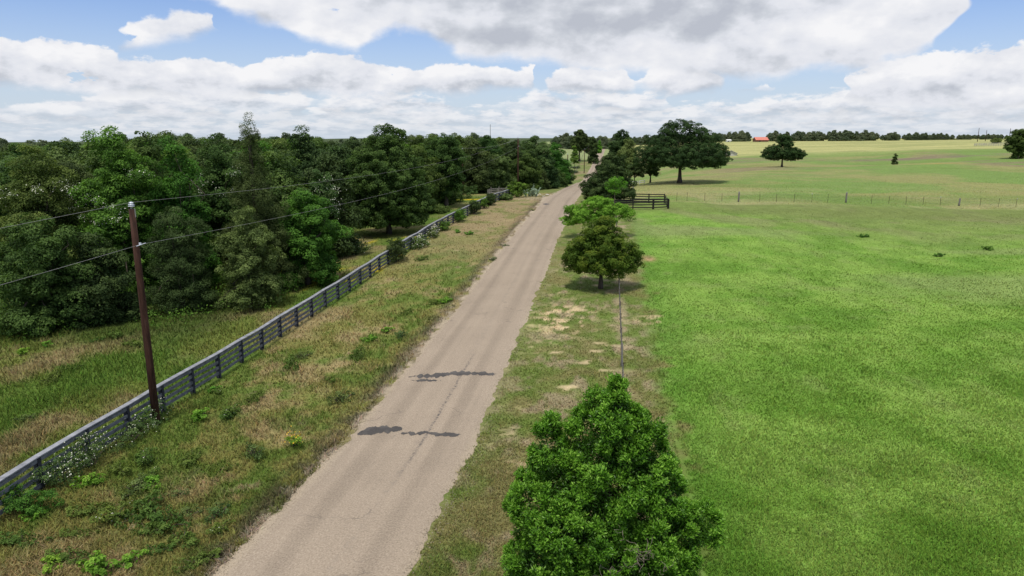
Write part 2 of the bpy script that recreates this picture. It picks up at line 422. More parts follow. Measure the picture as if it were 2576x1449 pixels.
M['black'] = mat_noise('black_painted_boards', (.010, .009, .009), (.024, .021, .020), 5, .6, (1, 1, 1), .3, .2)
M['grey_wood'] = mat_noise('old_grey_wood', (.14, .125, .115), (.30, .28, .26), 5, .9, (1, 1, .2), .1, .6)
M['steel'] = mat_noise('rusty_post_steel', (.05, .035, .025), (.12, .085, .06), 14, .8, (1, 1, 1), .3, .2, None, .3)
M['white'] = mat_noise('white_paint', (.62, .62, .60), (.80, .80, .78), 6, .5)
M['porcelain'] = mat_noise('glazed_porcelain', (.45, .48, .58), (.70, .72, .80), 6, .25, (1, 1, 1), .5, 0)
M['wire'] = mat_noise('aluminium_wire', (.22, .215, .21), (.32, .31, .305), 4, .55, (1, 1, 1), .4, 0)
M['fwire'] = mat_noise('galvanised_fence_wire', (.10, .095, .09), (.2, .19, .18), 4, .6)
M['redroof'] = mat_noise('red_metal_roof', (.56, .17, .12), (.66, .25, .18), 1.2, .5, (1, 1, 1), .3, 0)
M['barnwall'] = mat_noise('brown_barn_wall', (.12, .06, .045), (.2, .11, .08), 2, .9)
M['shedwall'] = mat_noise('pale_shed_wall', (.46, .44, .41), (.56, .54, .51), 2, .8)
M['shedroof'] = mat_noise('grey_shed_roof', (.22, .22, .23), (.32, .32, .33), 2, .7)
M['dark'] = mat_noise('dark_opening', (.015, .014, .013), (.03, .03, .03), 3, .9)
M['yellow'] = mat_noise('yellow_guy_guard', (.45, .40, .08), (.58, .52, .12), 6, .6)
M['tar'] = None
M['rock'] = mat_noise('pale_limestone', (.42, .39, .33), (.68, .65, .58), 3, .95, (1, 1, 1), .1, .8)
M['gravel'] = mat_noise('tan_gravel', (.22, .18, .13), (.46, .39, .30), 9, .95)
M['rust'] = mat_noise('rusty_iron', (.10, .05, .03), (.2, .11, .07), 8, .9)

# ground: macro colour from the 'col' attribute (vegetation kinds), micro detail from nodes
m, q, out = newmat('ground_vegetation')
at = q.node('ShaderNodeAttribute'); at.attribute_name = 'col'
geo = q.node('ShaderNodeNewGeometry')
n1 = q.noise(geo.outputs['Position'], 2.2, 6, .68)
n2 = q.noise(geo.outputs['Position'], .35, 6, .62)
n3 = q.noise(geo.outputs['Position'], 11.0, 4, .7)
v = q.math('MULTIPLY_ADD', n1, 1.1, .45)
v = q.math('MULTIPLY', v, q.math('MULTIPLY_ADD', n3, 1.0, .5))
v = q.math('MULTIPLY', v, q.math('MULTIPLY_ADD', n2, .5, .75))
col = q.mixc(1.0, at.outputs['Color'], q.xyz(v, v, v), 'MULTIPLY')
pbr(q, out, col, .95, .08, q.math('ADD', n1, q.math('MULTIPLY', n3, .4)), .8, .12)
M['ground'] = m
m, q, out = newmat('grass_blades')
at = q.node('ShaderNodeAttribute'); at.attribute_name = 'col'
p = q.node('ShaderNodeBsdfDiffuse'); q.l.new(at.outputs['Color'], p.inputs[0])
vm = q.node("ShaderNodeVectorMath", operation="NORMALIZE"); va = q.node("ShaderNodeVectorMath", operation="ADD"); gg = q.node("ShaderNodeNewGeometry"); vs_ = q.node("ShaderNodeVectorMath", operation="SCALE"); vs_.inputs[3].default_value = .3; q.l.new(gg.outputs["Normal"], vs_.inputs[0]); q.l.new(vs_.outputs[0], va.inputs[0]); va.inputs[1].default_value = (0, 0, 1); q.l.new(va.outputs[0], vm.inputs[0]); q.l.new(vm.outputs[0], p.inputs["Normal"])
tr = q.node('ShaderNodeBsdfTranslucent'); q.l.new(at.outputs['Color'], tr.inputs[0])
mx = q.node('ShaderNodeMixShader'); mx.inputs[0].default_value = .4
q.l.new(p.outputs[0], mx.inputs[1]); q.l.new(tr.outputs[0], mx.inputs[2]); q.l.new(mx.outputs[0], out.inputs[0])
M['grass'] = m
# road surface: chip seal; 'rc' = (distance from the centre line, distance along, 0)
m, q, out = newmat('chip_seal_road')
at = q.node('ShaderNodeAttribute'); at.attribute_name = 'rc'
sp = q.node('ShaderNodeSeparateXYZ'); q.l.new(at.outputs['Vector'], sp.inputs[0])
RX, RY = sp.outputs[0], sp.outputs[1]
vec = at.outputs['Vector']
agg = q.noise(vec, 16, 3, .8)
agg2 = q.noise(vec, 5, 4, .75)
big = q.noise(vec, .35, 5, .6)
lng = q.noise(q.xyz(q.math('MULTIPLY', RX, 2.4), q.math('MULTIPLY', RY, .05)), 1.0, 4, .6)
colr = q.ramp(agg, [(.25, (.190, .146, .106)), (.5, (.320, .258, .195)), (.78, (.480, .400, .315))])
mul = q.math('MULTIPLY', q.math('MULTIPLY_ADD', big, .30, .84), q.math('MULTIPLY_ADD', lng, .30, .86))
mul = q.math('MULTIPLY', mul, q.math('MULTIPLY_ADD', agg2, .36, .82))
# darker wheel paths
wp = q.math('ADD', q.sstep(q.math('ABSOLUTE', q.math('SUBTRACT', q.math('ABSOLUTE', RX), 1.35)), .55, .0), 0.0)
mul = q.math('MULTIPLY', mul, q.math('MULTIPLY_ADD', wp, -.16, 1.03))
colr = q.mixc(1.0, colr, q.xyz(mul, mul, mul), 'MULTIPLY')
# pinker towards one side, sandy edges
edge = q.sstep(q.math('ADD', q.math('ABSOLUTE', RX), q.math('MULTIPLY', agg2, .5)), 2.55, 3.1)
colr = q.mixc(q.math('MULTIPLY', edge, .6), colr, (.42, .345, .25))
# the ragged crack of dark chips along the middle
wob = q.math('MULTIPLY', q.math('SUBTRACT', q.noise(vec, .7, 4, .6), .5), .35)
cd = q.math('ABSOLUTE', q.math('SUBTRACT', q.math('ADD', RX, wob), .52))
ck = q.math('MULTIPLY', q.sstep(cd, .11, .0), q.math('MULTIPLY', q.sstep(RY, 22, 27), q.sstep(RY, 39, 35.5)))
ck = q.math('MULTIPLY', ck, q.sstep(q.noise(vec, 7, 3, .7), .42, .62))
colr = q.mixc(q.math('MULTIPLY', ck, .9), colr, (.07, .065, .07))
# faint darker stripe further on
ck2 = q.math('MULTIPLY', q.sstep(q.math('ABSOLUTE', q.math('SUBTRACT', q.math('ADD', RX, wob), .4)), .3, .0), q.sstep(q.noise(vec, 2.5, 4, .7), .45, .65))
colr = q.mixc(q.math('MULTIPLY', ck2, .30), colr, (.19, .165, .14))
vo = q.node('ShaderNodeTexVoronoi', feature='DISTANCE_TO_EDGE'); vo.inputs['Scale'].default_value = .55
vm_ = q.node('ShaderNodeVectorMath', operation='ADD'); q.l.new(vec, vm_.inputs[0])
nz = q.node('ShaderNodeTexNoise'); nz.inputs['Scale'].default_value = 1.3; nz.inputs['Detail'].default_value = 5; q.l.new(vec, nz.inputs['Vector']); q.l.new(nz.outputs['Color'], vm_.inputs[1]); q.l.new(vm_.outputs[0], vo.inputs['Vector'])
crk = q.math('MULTIPLY', q.sstep(vo.outputs['Distance'], .022, .004), q.sstep(q.noise(vec, .45, 3, .6), .52, .66))
colr = q.mixc(q.math('MULTIPLY', crk, .45), colr, (.12, .10, .085))
colr = q.mixc(q.math('MULTIPLY', q.sstep(q.noise(vec, .9, 5, .65), .60, .74), .28), colr, (.17, .14, .115))
pbr(q, out, colr, .95, .12, q.math('ADD', agg, agg2), .5, .012)
M['road'] = m
m, q, out = newmat('tar_patch')
geo = q.node('ShaderNodeNewGeometry')
n = q.noise(geo.outputs['Position'], 12, 5, .7); nb_ = q.noise(geo.outputs['Position'], 1.4, 4, .6)
colr = q.mixc(q.sstep(nb_, .35, .75), q.ramp(n, [(.3, (.040, .036, .034)), (.7, (.085, .077, .072))]), (.115, .103, .095))
pbr(q, out, colr, .75, .3, n, .5, .01)
M['tar'] = m

# ------------------------------------------------------------------ vegetation colours over the land
def mixv(a, b_, t): return a * (1 - t[..., None]) + b_ * t[..., None]
def C_(r, g_, b_): return np.array([r, g_, b_], float)
def land_colour(x, y):
    x = np.asarray(x, float); y = np.asarray(y, float)
    t = x - xr(y)
    one = np.ones_like(x)[..., None]
    nA_ = fbm(x / 7, y / 9, 31, 4); nB_ = fbm(x / 2.0, y / 2.6, 41, 4); nC_ = fbm(x / .7, y / .9, 51, 3)
    nD_ = fbm(x / 25, y / 25, 61, 4)
    # left verge
    dry = C_(.300, .240, .115); grn = C_(.115, .165, .034); olive = C_(.205, .200, .062)
    vL = mixv(olive * one, dry, ss(nB_, .45, .68)); vL = mixv(vL, grn, ss(nA_ * .55 + nC_ * .45, .50, .66))
    vL = mixv(vL, C_(.34, .265, .16) * one, ss(nC_ * .5 + nB_ * .5, .66, .76) * .6)
    vL = mixv(vL, C_(.42, .33, .19) * one, ss(fbm(x / 1.1, y / 1.6, 141, 3), .80, .86) * .8)
    farv = ss(y, 55, 85)
    strw = mixv(C_(.30, .225, .13) * one, C_(.17, .18, .06), ss(nB_, .48, .62))
    vL = mixv(vL, strw, farv * .8 * ss(y, 135, 115))
    redge = ss(t, -4.6, -3.2)
    vL = mixv(vL, C_(.105, .080, .058) * one, redge * .75 * ss(nC_, .25, .5))
    vL = mixv(vL, C_(.40, .33, .24) * one, ss(t, -3.35, -2.95) * ss(nC_, .40, .56))
    # inside the fence, left
    iL = mixv(C_(.150, .180, .042) * one, C_(.235, .195, .09), ss(nB_, .42, .66))
    iL = mixv(iL, C_(.095, .160, .028) * one, ss(nA_, .44, .60))
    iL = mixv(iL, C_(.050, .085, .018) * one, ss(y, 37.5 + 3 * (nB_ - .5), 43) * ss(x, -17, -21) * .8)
    iL = mixv(iL, C_(.115, .165, .035) * one, ss(y, 95, 110) * .5)
    yf = ss(fbm(x / 1.1, y / 1.6, 71, 3), .64, .72) * ss(y, 50, 62) * ss(y, 82, 74)
    iL = mixv(iL, C_(.48, .40, .03) * one, yf * .8)
    iL = mixv(iL, C_(.50, .38, .02) * one, ss(np.abs(y - 118), 2.2, .5) * ss(nC_, .45, .6) * (x < -2))
    # right strip
    rs = mixv(C_(.200, .185, .072) * one, C_(.130, .180, .040), ss(nA_ * .5 + nB_ * .5, .38, .56))
    rs = mixv(rs, C_(.31, .25, .155) * one, ss(nC_ * .6 + nB_ * .4, .50, .66) * .85)
    rs = mixv(rs, C_(.35, .28, .18) * one, np.exp(-((t - 9.2) / .55) ** 2) * .6 * ss(nC_, .35, .6))
    nS = fbm(x / 1.3, y / .55, 81, 3)
    rs = mixv(rs, C_(.50, .395, .230) * one, ss(nS, .68, .80) * ss(np.abs(t - 6.2), 4.0, 1.0) * ss(y, 21, 27))
    blob = np.exp(-(((t - 5.2) / 2.0) ** 2 + ((y - 46) / 4.0) ** 2)) * ss(fbm(x / .8, y / .35, 83, 3), .50, .58)
    blob = np.maximum(blob, np.exp(-(((t - 12.0) / 1.9) ** 2 + ((y - 45.5) / 1.3) ** 2)) * ss(fbm(x / .7, y / .3, 84, 3), .46, .54) * .8)
    rs = mixv(rs, C_(.56, .44, .26) * one, np.clip(blob * 1.5, 0, 1))
    re = ss(t, 4.4, 3.0)
    rs = mixv(rs, C_(.205, .215, .080) * one, re * .5 * ss(nC_ * .6 + nB_ * .4, .36, .56))
    # lime meadow
    nM = fbm(x / 3.2, y / 3.2, 91, 5); nW = fbm(x / 22, y / 8, 95, 4)
    md = mixv(C_(.140, .280, .034) * one, C_(.205, .350, .056), ss(nM, .34, .66))
    md = mixv(md, C_(.215, .305, .080) * one, ss(nW, .42, .66) * .8 * ss(y, 28, 60))
    md = mixv(md, C_(.110, .235, .028) * one, ss(nM * .5 + nW * .5, .42, .32) * .4)
    md = mixv(md, C_(.090, .225, .024) * one, ss(t, 14.5, 10.9) * .5)
    md = mixv(md, C_(.175, .225, .060) * one, ss(y, 66, 100) * ss(x, 24, 42) * .75)
    md = mixv(md, C_(.22, .215, .095) * one, ss(y, 68, 96) * ss(nA_, .52, .68) * .6)
    md = mixv(md, C_(.165, .215, .055) * one, ss(y, 92 + 5 * nB_, 101) * .7)
    md = md * np.array([1.03, .97, 1.12]) * (.86 + .16 * fbm(x / .9, y / 1.3, 97, 3))[..., None]
    md = mixv(md, C_(.23, .29, .09) * one, ss(fbm(x / 1.7, y / 2.2, 98, 4), .60, .74) * .35)
    md = md * (1 - .10 * np.exp(-((np.mod(t * .93 + y * .12 + 1.2 * fbm(x / 14, y / 14, 99, 2), 3.4) - 1.7) / .35) ** 2) * ss(fbm(x / 18, y / 18, 96, 2), .4, .6))[..., None]
    ms = np.exp(-(((x - 12.9) / .55) ** 2 + ((y - 64.7) / .9) ** 2))
    md = mixv(md, C_(.42, .27, .15) * one, np.clip(ms * 1.5, 0, 1))
    # beyond the wire fence
    nF = fbm(x / 26, y / 26, 101, 5); nG = fbm(x / 60, y / 14, 103, 5)
    fr = mixv(C_(.245, .250, .095) * one, C_(.165, .245, .065), ss(nF, .38, .56))
    fr = mixv(fr, C_(.330, .300, .150) * one, ss(y, 165, 118) * .6 * ss(nA_, .35, .6))
    fr = mixv(fr, C_(.215, .165, .110) * one, ss(nG, .56, .70) * .7 * ss(y, 170, 230))
    fr = mixv(fr, C_(.150, .215, .055) * one, ss(nG, .45, .32) * .6 * ss(y, 420, 340))
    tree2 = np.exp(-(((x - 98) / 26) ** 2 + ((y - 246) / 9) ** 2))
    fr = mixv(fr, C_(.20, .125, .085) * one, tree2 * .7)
    fr = mixv(fr, C_(.42, .32, .03) * one, np.exp(-(((x - 156) / 9) ** 2 + ((y - 252) / 5) ** 2)) * ss(nA_, .4, .5) * .7)
    sunlit_hay = mixv(C_(.410, .395, .165) * one, C_(.300, .310, .120), ss(nG, .40, .62))  # hay yellow, lightened to stand in for sunshine on the far field
    fr = mixv(fr, sunlit_hay, ss(y - .05 * x, 330, 420) * .95)
    fr = mixv(fr, C_(.185, .135, .110) * one, ss(np.abs(y - 330 + .12 * x + 30 * (nF - .5)), 28, 6) * ss(x, 60, 150) * .65 * ss(nA_, .3, .55))
    # left far fields beside the road
    lf = mixv(C_(.150, .185, .055) * one, C_(.235, .200, .10), ss(nB_ * .4 + nF * .6, .46, .62))
    lf = mixv(lf, C_(.125, .205, .065) * one, ss(y, 330, 370) * ss(t, -8, -20))
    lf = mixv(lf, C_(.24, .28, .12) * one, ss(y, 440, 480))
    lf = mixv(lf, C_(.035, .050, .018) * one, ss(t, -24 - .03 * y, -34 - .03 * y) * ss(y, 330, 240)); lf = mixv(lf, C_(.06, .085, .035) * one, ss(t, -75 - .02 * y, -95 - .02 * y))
    # compose
    L = mixv(vL, iL, ss(t, -11.4, -12.4) * (y < 128))
    L = mixv(L, lf, ss(y, 126, 150))
    bl = ss(t + (nC_ - .5) * 2.0 + (nB_ - .5) * 2.2, 10.8, 11.9)
    R = mixv(rs, md, bl)
    fb = 113.0 - .045 * (x - 26)
    R = mixv(R, fr, ss(y - fb, -.6, .6) * ss(t, 8.2, 9.5))
    R = mixv(R, lf, ss(y, 118, 140) * ss(t, 9.6, 8.0))
    res = mixv(L, R, ss(t, -1.0, 1.0))
    # driveway apron and gravel on the left
    ap = np.exp(-(((t + 5.2) / 2.6) ** 2 + ((y - 119) / 2.8) ** 2))
    res = mixv(res, C_(.33, .27, .17) * one, np.clip(ap * 1.1, 0, .8))
    return res

# ground sheet
def warp(n, lo, hi, d0, c0):
    """coordinates dense (step d0) near c0, growing outwards"""
    out = [c0]; s = d0; p = c0
    while p < hi: p += s; out.append(p); s *= (1.0 + GR)
    a = out[:]; out = []; s = d0; p = c0
    while p > lo: p -= s; out.append(p); s *= (1.0 + GR)
    return np.array(sorted(out) + a)
GR = 0.013
xs = warp(0, -5200, 5200, .16, 1.0)
GR = 0.0105
ysu = warp(0, 22, 6000, .20, 22.0); ysd = np.array([-400, -200, -100, -50, -25, -12, -6, -3, 0, 2, 4, 6, 8, 9.5, 10.5])
ys = np.concatenate([ysd, np.arange(11.2, 22.0, .2), ysu[ysu >= 22.0]])
X, Y = np.meshgrid(xs, ys)
Z = hgt(X, np.maximum(Y, 12.0))
nx, ny = len(xs), len(ys)
V = np.stack([X, Y, Z], -1).reshape(-1, 3)
idx = np.arange(nx * ny).reshape(ny, nx)
Fq = np.stack([idx[:-1, :-1], idx[:-1, 1:], idx[1:, 1:], idx[1:, :-1]], -1).reshape(-1)
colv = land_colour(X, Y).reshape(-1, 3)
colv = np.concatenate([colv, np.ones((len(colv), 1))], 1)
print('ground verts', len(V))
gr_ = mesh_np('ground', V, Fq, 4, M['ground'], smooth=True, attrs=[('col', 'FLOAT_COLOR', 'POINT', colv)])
tag(gr_, 'rolling pasture and verge ground', None, kind='structure')

# road sheet
ry = np.concatenate([np.arange(-60, 14, 2.0), np.arange(14, 60, .12), np.arange(60, 130, .3), np.arange(130, 900, 2.0)])
hw = 2.68
eL = hw + (fbm(ry / .5, ry * 0, 201, 4) - .5) * .55 + (fbm(ry / 3, ry * 0, 203, 3) - .5) * .45 + .25 * ss(ry, 34, 20) + .9 * np.exp(-((ry - 119) / 5.5) ** 2)
eR = hw + (fbm(ry / .5, ry * 0, 211, 4) - .5) * .45 + (fbm(ry / 3, ry * 0, 213, 3) - .5) * .35
ns = 25
rows = []; rc = []
for k in range(ns):
    f_ = k / (ns - 1) * 2 - 1
    tt = np.where(f_ < 0, f_ * eL, f_ * eR)
    xx = xr(ry) + tt
    zz = hmacro(xx, np.maximum(ry, 12.0)) + .012 + .045 * (1 - np.clip(np.abs(tt) / 2.9, 0, 1) ** 2)
    if k in (0, ns - 1): zz = hgt(xx, np.maximum(ry, 12.0)) + .004
    rows.append(np.stack([xx, ry, zz], -1)); rc.append(np.stack([tt, ry, tt * 0], -1))
V = np.stack(rows, 1).reshape(-1, 3); rcv = np.stack(rc, 1).reshape(-1, 3)
idx = np.arange(len(ry) * ns).reshape(len(ry), ns)
Fq = np.stack([idx[:-1, :-1], idx[:-1, 1:], idx[1:, 1:], idx[1:, :-1]], -1).reshape(-1)
rd = mesh_np('road', V, Fq, 4, M['road'], smooth=True, attrs=[('rc', 'FLOAT_VECTOR', 'POINT', rcv)])
tag(rd, 'tan chip sealed country road', None, kind='structure')
def zroad(x, y):
    t = x - xr(y)
    return float(hmacro(x, y)) + .012 + .045 * (1 - min(abs(t) / 2.9, 1) ** 2)

# tar patches lie on the road as thin sheets
def hit_road(u, v):
    r = ray(u, v); lo, hi = 8.0, 200.0
    for _ in range(40):
        m_ = (lo + hi) / 2; x = r[0] / r[1] * m_
        if CAM_H + r[2] / r[1] * m_ < zroad(x, m_): hi = m_
        else: lo = m_
    return (r[0] / r[1] * hi, hi)
def patch(name, top, bot, rag, seed, label):
    rnd = np.random.RandomState(seed)
    def edge(pts, k):
        P = [hit_road(*p) for p in pts]; out_ = []
        d = np.array([p[0] for p in P]); yy = np.array([p[1] for p in P])
        xx = np.linspace(d[0], d[-1], 120)
        y_ = np.interp(xx, d, yy) + (fbm(xx / .18, xx * 0 + k, seed + k, 4) - .5) * rag
        return xx, y_
    x1, y1 = edge(top, 1); x2, y2 = edge(bot, 2)
    y1 = np.maximum(y1, y2 + .01)
    rowsn = 6; V = []
    for j in range(rowsn):
        f_ = j / (rowsn - 1)
        for i in range(120):
            x = x2[i] * (1 - f_) + x1[i] * f_; y = y2[i] * (1 - f_) + y1[i] * f_
            V.append((x, y, zroad(x, y) + .010))
    idx = np.arange(120 * rowsn).reshape(rowsn, 120)
    Fq = np.stack([idx[:-1, :-1], idx[:-1, 1:], idx[1:, 1:], idx[1:, :-1]], -1).reshape(-1)
    o = mesh_np(name, np.array(V), Fq, 4, M['tar'], smooth=True)
    tag(o, label, None, kind='structure')
patch('road_patch', [(1027, 949), (1062, 943), (1120, 937), (1165, 935), (1210, 936), (1240, 937), (1249, 940)],
      [(1027, 950), (1060, 951), (1085, 951), (1120, 946), (1165, 942), (1210, 944), (1240, 945), (1249, 942)], .62, 11, 'long dark tar patch right across the road')
patch('road_patch', [(1030, 957), (1060, 955), (1085, 957), (1110, 956)], [(1030, 957.5), (1048, 959), (1065, 959), (1085, 958), (1110, 956.5)], .45, 12, 'thin broken tar streak in front of the long patch')
patch('road_patch', [(899, 1091), (925, 1077), (970, 1073), (1000, 1073), (1011, 1080)], [(899, 1092), (925, 1094), (970, 1088), (1000, 1087), (1011, 1082)], .55, 13, 'broad dark tar patch at the left edge of the road')
patch('road_patch', [(1009, 1091), (1040, 1088), (1075, 1086), (1100, 1090), (1135, 1088), (1159, 1094)], [(1009, 1092), (1040, 1094), (1075, 1093), (1100, 1097), (1135, 1098), (1159, 1095)], .42, 14, 'narrow dark tar patch in the middle of the road')
patch('road_patch', [(1366, 513), (1373, 511.5), (1382, 513)], [(1366, 514), (1373, 515.5), (1382, 514)], .3, 15, 'small dark tar patch far along the road')

# ------------------------------------------------------------------ grass (nobody could count it)
def grass(name, label, N, ymin, ymax, amin, amax, cond, hfun, seed, wid=.012, lean=.7, bright=1.0, dens=1.0):
    R = np.random.RandomState(seed)
    y = 1.0 / R.uniform(1 / ymax, 1 / ymin, N); x = R.uniform(amin, amax, N) * (y + 4)
    k = cond(x, y); x = x[k]; y = y[k]; n = len(x)
    z = hgt(x, y) - .02
    h = hfun(x, y) * (1 - .45 * ss(y, 35, 100)) * R.uniform(.55, 1.25, n)
    w = (wid + .00042 * y) * R.uniform(.6, 1.5, n)
    an = R.uniform(0, 2 * pi, n); ln = R.uniform(.15, 1.0, n) * lean * h; la = R.uniform(0, 2 * pi, n)
    B = np.stack([x, y, z], -1)
    side = np.stack([np.cos(an) * w, np.sin(an) * w, np.zeros(n)], -1)
    mid = B + np.stack([np.cos(la) * ln * .35, np.sin(la) * ln * .35, h * .62], -1)
    tip = B + np.stack([np.cos(la) * ln, np.sin(la) * ln, h], -1)
    V = np.stack([B - side, B + side, mid + side * .7, tip, mid - side * .7], 1).reshape(-1, 3)
    fi = (np.arange(n)[:, None] * 5 + np.array([0, 1, 2, 3, 4])[None]).reshape(-1)
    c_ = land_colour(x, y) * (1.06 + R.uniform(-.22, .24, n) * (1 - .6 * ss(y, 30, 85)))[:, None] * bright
    c_ = c_ * (1 + R.uniform(-.12, .12, (n, 3)))
    c4 = np.concatenate([c_, np.ones((n, 1))], 1)
    o = mesh_np(name, V, fi, 5, M['grass'], attrs=[('col', 'FLOAT_COLOR', 'FACE', c4)])
    tag(o, label, 'grass', kind='stuff')
    print(name, n)
T = lambda x, y: x - xr(y)
grass('meadow_grass', 'lush lime green grass of the meadow right of the road', 620000, 9.5, 105, -.15, .85,
      lambda x, y: (T(x, y) > 10.6 + 1.3 * fbm(x / .8, y / .8, 333, 3)) & (y < 111), lambda x, y: .05 + .12 * fbm(x / .9, y / 1.1, 301, 3) ** 1.5 + .04 * fbm(x / 5, y / 5, 300, 2), 1, .011, .9, 1.25)
grass('verge_grass', 'patchy brown and green grass between the plank fence and the road', 420000, 9.5, 135, -.90, .10,
      lambda x, y: (T(x, y) < -2.72 - .35 * fbm(x * 2, y * 2, 305, 2)) & (T(x, y) > -11.9), lambda x, y: .10 + .26 * fbm(x / 1.6, y / 1.6, 302, 3) ** 1.5, 2, .011, 1.1, 1.35)
grass('field_grass', 'yellow green rough grass left of the plank fence', 260000, 13, 125, -.90, .0,
      lambda x, y: (T(x, y) < -12.2) & ((y < 50) | (x > -26)), lambda x, y: .12 + .30 * fbm(x / 2.2, y / 2.2, 303, 3) ** 1.4, 3, .011, .9, 1.35)
grass('strip_grass', 'thin mown grass with bare sand between the road and the meadow', 460000, 9.5, 112, -.45, .25,
      lambda x, y: (T(x, y) > 2.5 + .5 * fbm(x * 2, y * 2, 306, 2)) & (T(x, y) < 11.2) & ((fbm(x / 1.3, y / .55, 81, 3) < .72) | (y < 26)), lambda x, y: .05 + .09 * fbm(x / 1.2, y / 1.2, 304, 3), 4, .010, 1.2, 1.3)
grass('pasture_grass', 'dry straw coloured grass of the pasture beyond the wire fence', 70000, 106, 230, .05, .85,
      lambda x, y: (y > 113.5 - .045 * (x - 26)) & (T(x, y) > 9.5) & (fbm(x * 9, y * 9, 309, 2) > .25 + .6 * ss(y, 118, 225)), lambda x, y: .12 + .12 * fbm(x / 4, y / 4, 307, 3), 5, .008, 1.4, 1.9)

# ------------------------------------------------------------------ foliage and trees
def nrm(v): return v / np.maximum(np.linalg.norm(v, axis=-1, keepdims=True), 1e-6)
def rdir(R, n):
    v = R.normal(size=(n, 3)); return nrm(v)
def leaves(name, P, Nn, size, aspect, tint, mat, parent, R, bend=.25, extra=None):
    """leaf shaped quads at P with normals Nn"""
    n = len(P)
    up = rdir(R, n); ax = nrm(np.cross(Nn, up)); bx = np.cross(Nn, ax)
    if extra is not None: bx = nrm(extra - Nn * np.sum(extra * Nn, -1, keepdims=True)); ax = np.cross(bx, Nn)
    s = size[:, None]; w = s * aspect
    a = P - bx * s * .5; c_ = P + bx * s * .5 - Nn * s * bend * .5
    l = P + ax * w * .5 + Nn * s * bend * .2; r = P - ax * w * .5 + Nn * s * bend * .2
    V = np.stack([a, l, c_, r], 1).reshape(-1, 3)
    return mesh_np(name, V, np.arange(n * 4), 4, mat, parent, attrs=[('tint', 'FLOAT', 'FACE', tint)])
def clumps_on(R, lobes, dens, rc, shell=(.78, 1.02), under=.5):
    """clump centres near the surface of a set of ellipsoid lobes"""
    out_ = []; dirs = []
    L = np.array(lobes, float)
    for (cx, cy, cz, rx, ry_, rz) in lobes:
        area = 4 * pi * (((rx * ry_) ** 1.6 + (rx * rz) ** 1.6 + (ry_ * rz) ** 1.6) / 3) ** (1 / 1.6)
        n = max(3, int(area * dens))
        d = rdir(R, n); keep = (d[:, 2] > -.35) | (R.uniform(size=n) < under); d = d[keep]
        p = d * np.array([rx, ry_, rz]) * R.uniform(shell[0], shell[1], len(d))[:, None] + np.array([cx, cy, cz])
        ins = np.zeros(len(p), bool)
        for q_ in L:
            if abs(q_[0] - cx) + abs(q_[1] - cy) + abs(q_[2] - cz) < 1e-9: continue
            ins |= (((p - q_[:3]) / (q_[3:] * .72)) ** 2).sum(1) < 1
        p = p[~ins]; d = d[~ins]
        out_.append(p); dirs.append(nrm(d / np.array([rx, ry_, rz])))
    return np.concatenate(out_), np.concatenate(dirs)
def crown(name, R, lobes, mat, parent, dens=1.1, rc=.75, nl=110, size=.2, aspect=.55, flat=.7, fill=.25, under=.5, droop=0.0, tb=0.0, shell=(.66, 1.10)):
    P0, D0 = clumps_on(R, lobes, dens, rc, shell, under)
    nC = len(P0)
    rcs = rc * R.uniform(.45, 1.30, nC)
    cnt = np.maximum(6, (nl * (rcs / rc) ** 2 * R.uniform(.6, 1.3, nC))).astype(int)
    ci = np.repeat(np.arange(nC), cnt); n = len(ci)
    d = rdir(R, n); d = nrm(d + D0[ci] * .45 + np.array([0, 0, .25]))
    rad = R.uniform(.35, 1, n) ** .6 * rcs[ci]
    P = P0[ci] + d * rad[:, None] * np.array([1, 1, flat])
    P[:, 2] -= droop * np.linalg.norm((P - P0[ci])[:, :2], axis=1)
    Nn = nrm(d * .6 + D0[ci] * .35 + np.array([0, 0, .45]) + R.normal(size=(n, 3)) * .42)
    ctint = R.uniform(-.30, .30, nC)
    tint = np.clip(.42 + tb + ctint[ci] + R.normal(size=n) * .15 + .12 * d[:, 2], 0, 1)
    # sparse inside leaves so it is not hollow, tinted dark as crevice shade
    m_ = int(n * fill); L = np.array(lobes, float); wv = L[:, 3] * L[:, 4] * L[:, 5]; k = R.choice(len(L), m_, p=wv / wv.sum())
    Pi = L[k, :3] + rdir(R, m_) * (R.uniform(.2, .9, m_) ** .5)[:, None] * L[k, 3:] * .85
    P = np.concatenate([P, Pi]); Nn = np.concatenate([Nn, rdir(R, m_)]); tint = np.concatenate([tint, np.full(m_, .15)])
    sz = size * R.uniform(.6, 1.4, len(P)); sz[n:] *= 1.5
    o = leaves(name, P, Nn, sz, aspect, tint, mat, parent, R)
    return o, P0
def limbs(mb, R, base, fork, targets, r0, k=14, rt=.02, n=6):
    """limbs bend from the trunk's fork out to some of the clumps"""
    if len(targets) == 0: return
    sel = targets[R.choice(len(targets), min(k, len(targets)), replace=False)]
    for t in sel:
        f0 = np.array(fork) + np.array([0, 0, R.uniform(-.25, .5)]) * (fork[2] - base[2]) * .5
        m1 = f0 * .5 + t * .5 + R.normal(size=3) * .12 * np.linalg.norm(t - f0); m1[2] -= .04 * np.linalg.norm(t - f0)
        m0 = f0 * .78 + m1 * .22 + np.array([0, 0, .1])
        m2 = m1 * .45 + t * .55 + R.normal(size=3) * .06 * np.linalg.norm(t - f0)
        mb.tube([f0, m0, m1, m2, t], [r0 * .45, r0 * .36, r0 * .22, r0 * .12, rt], n, False)
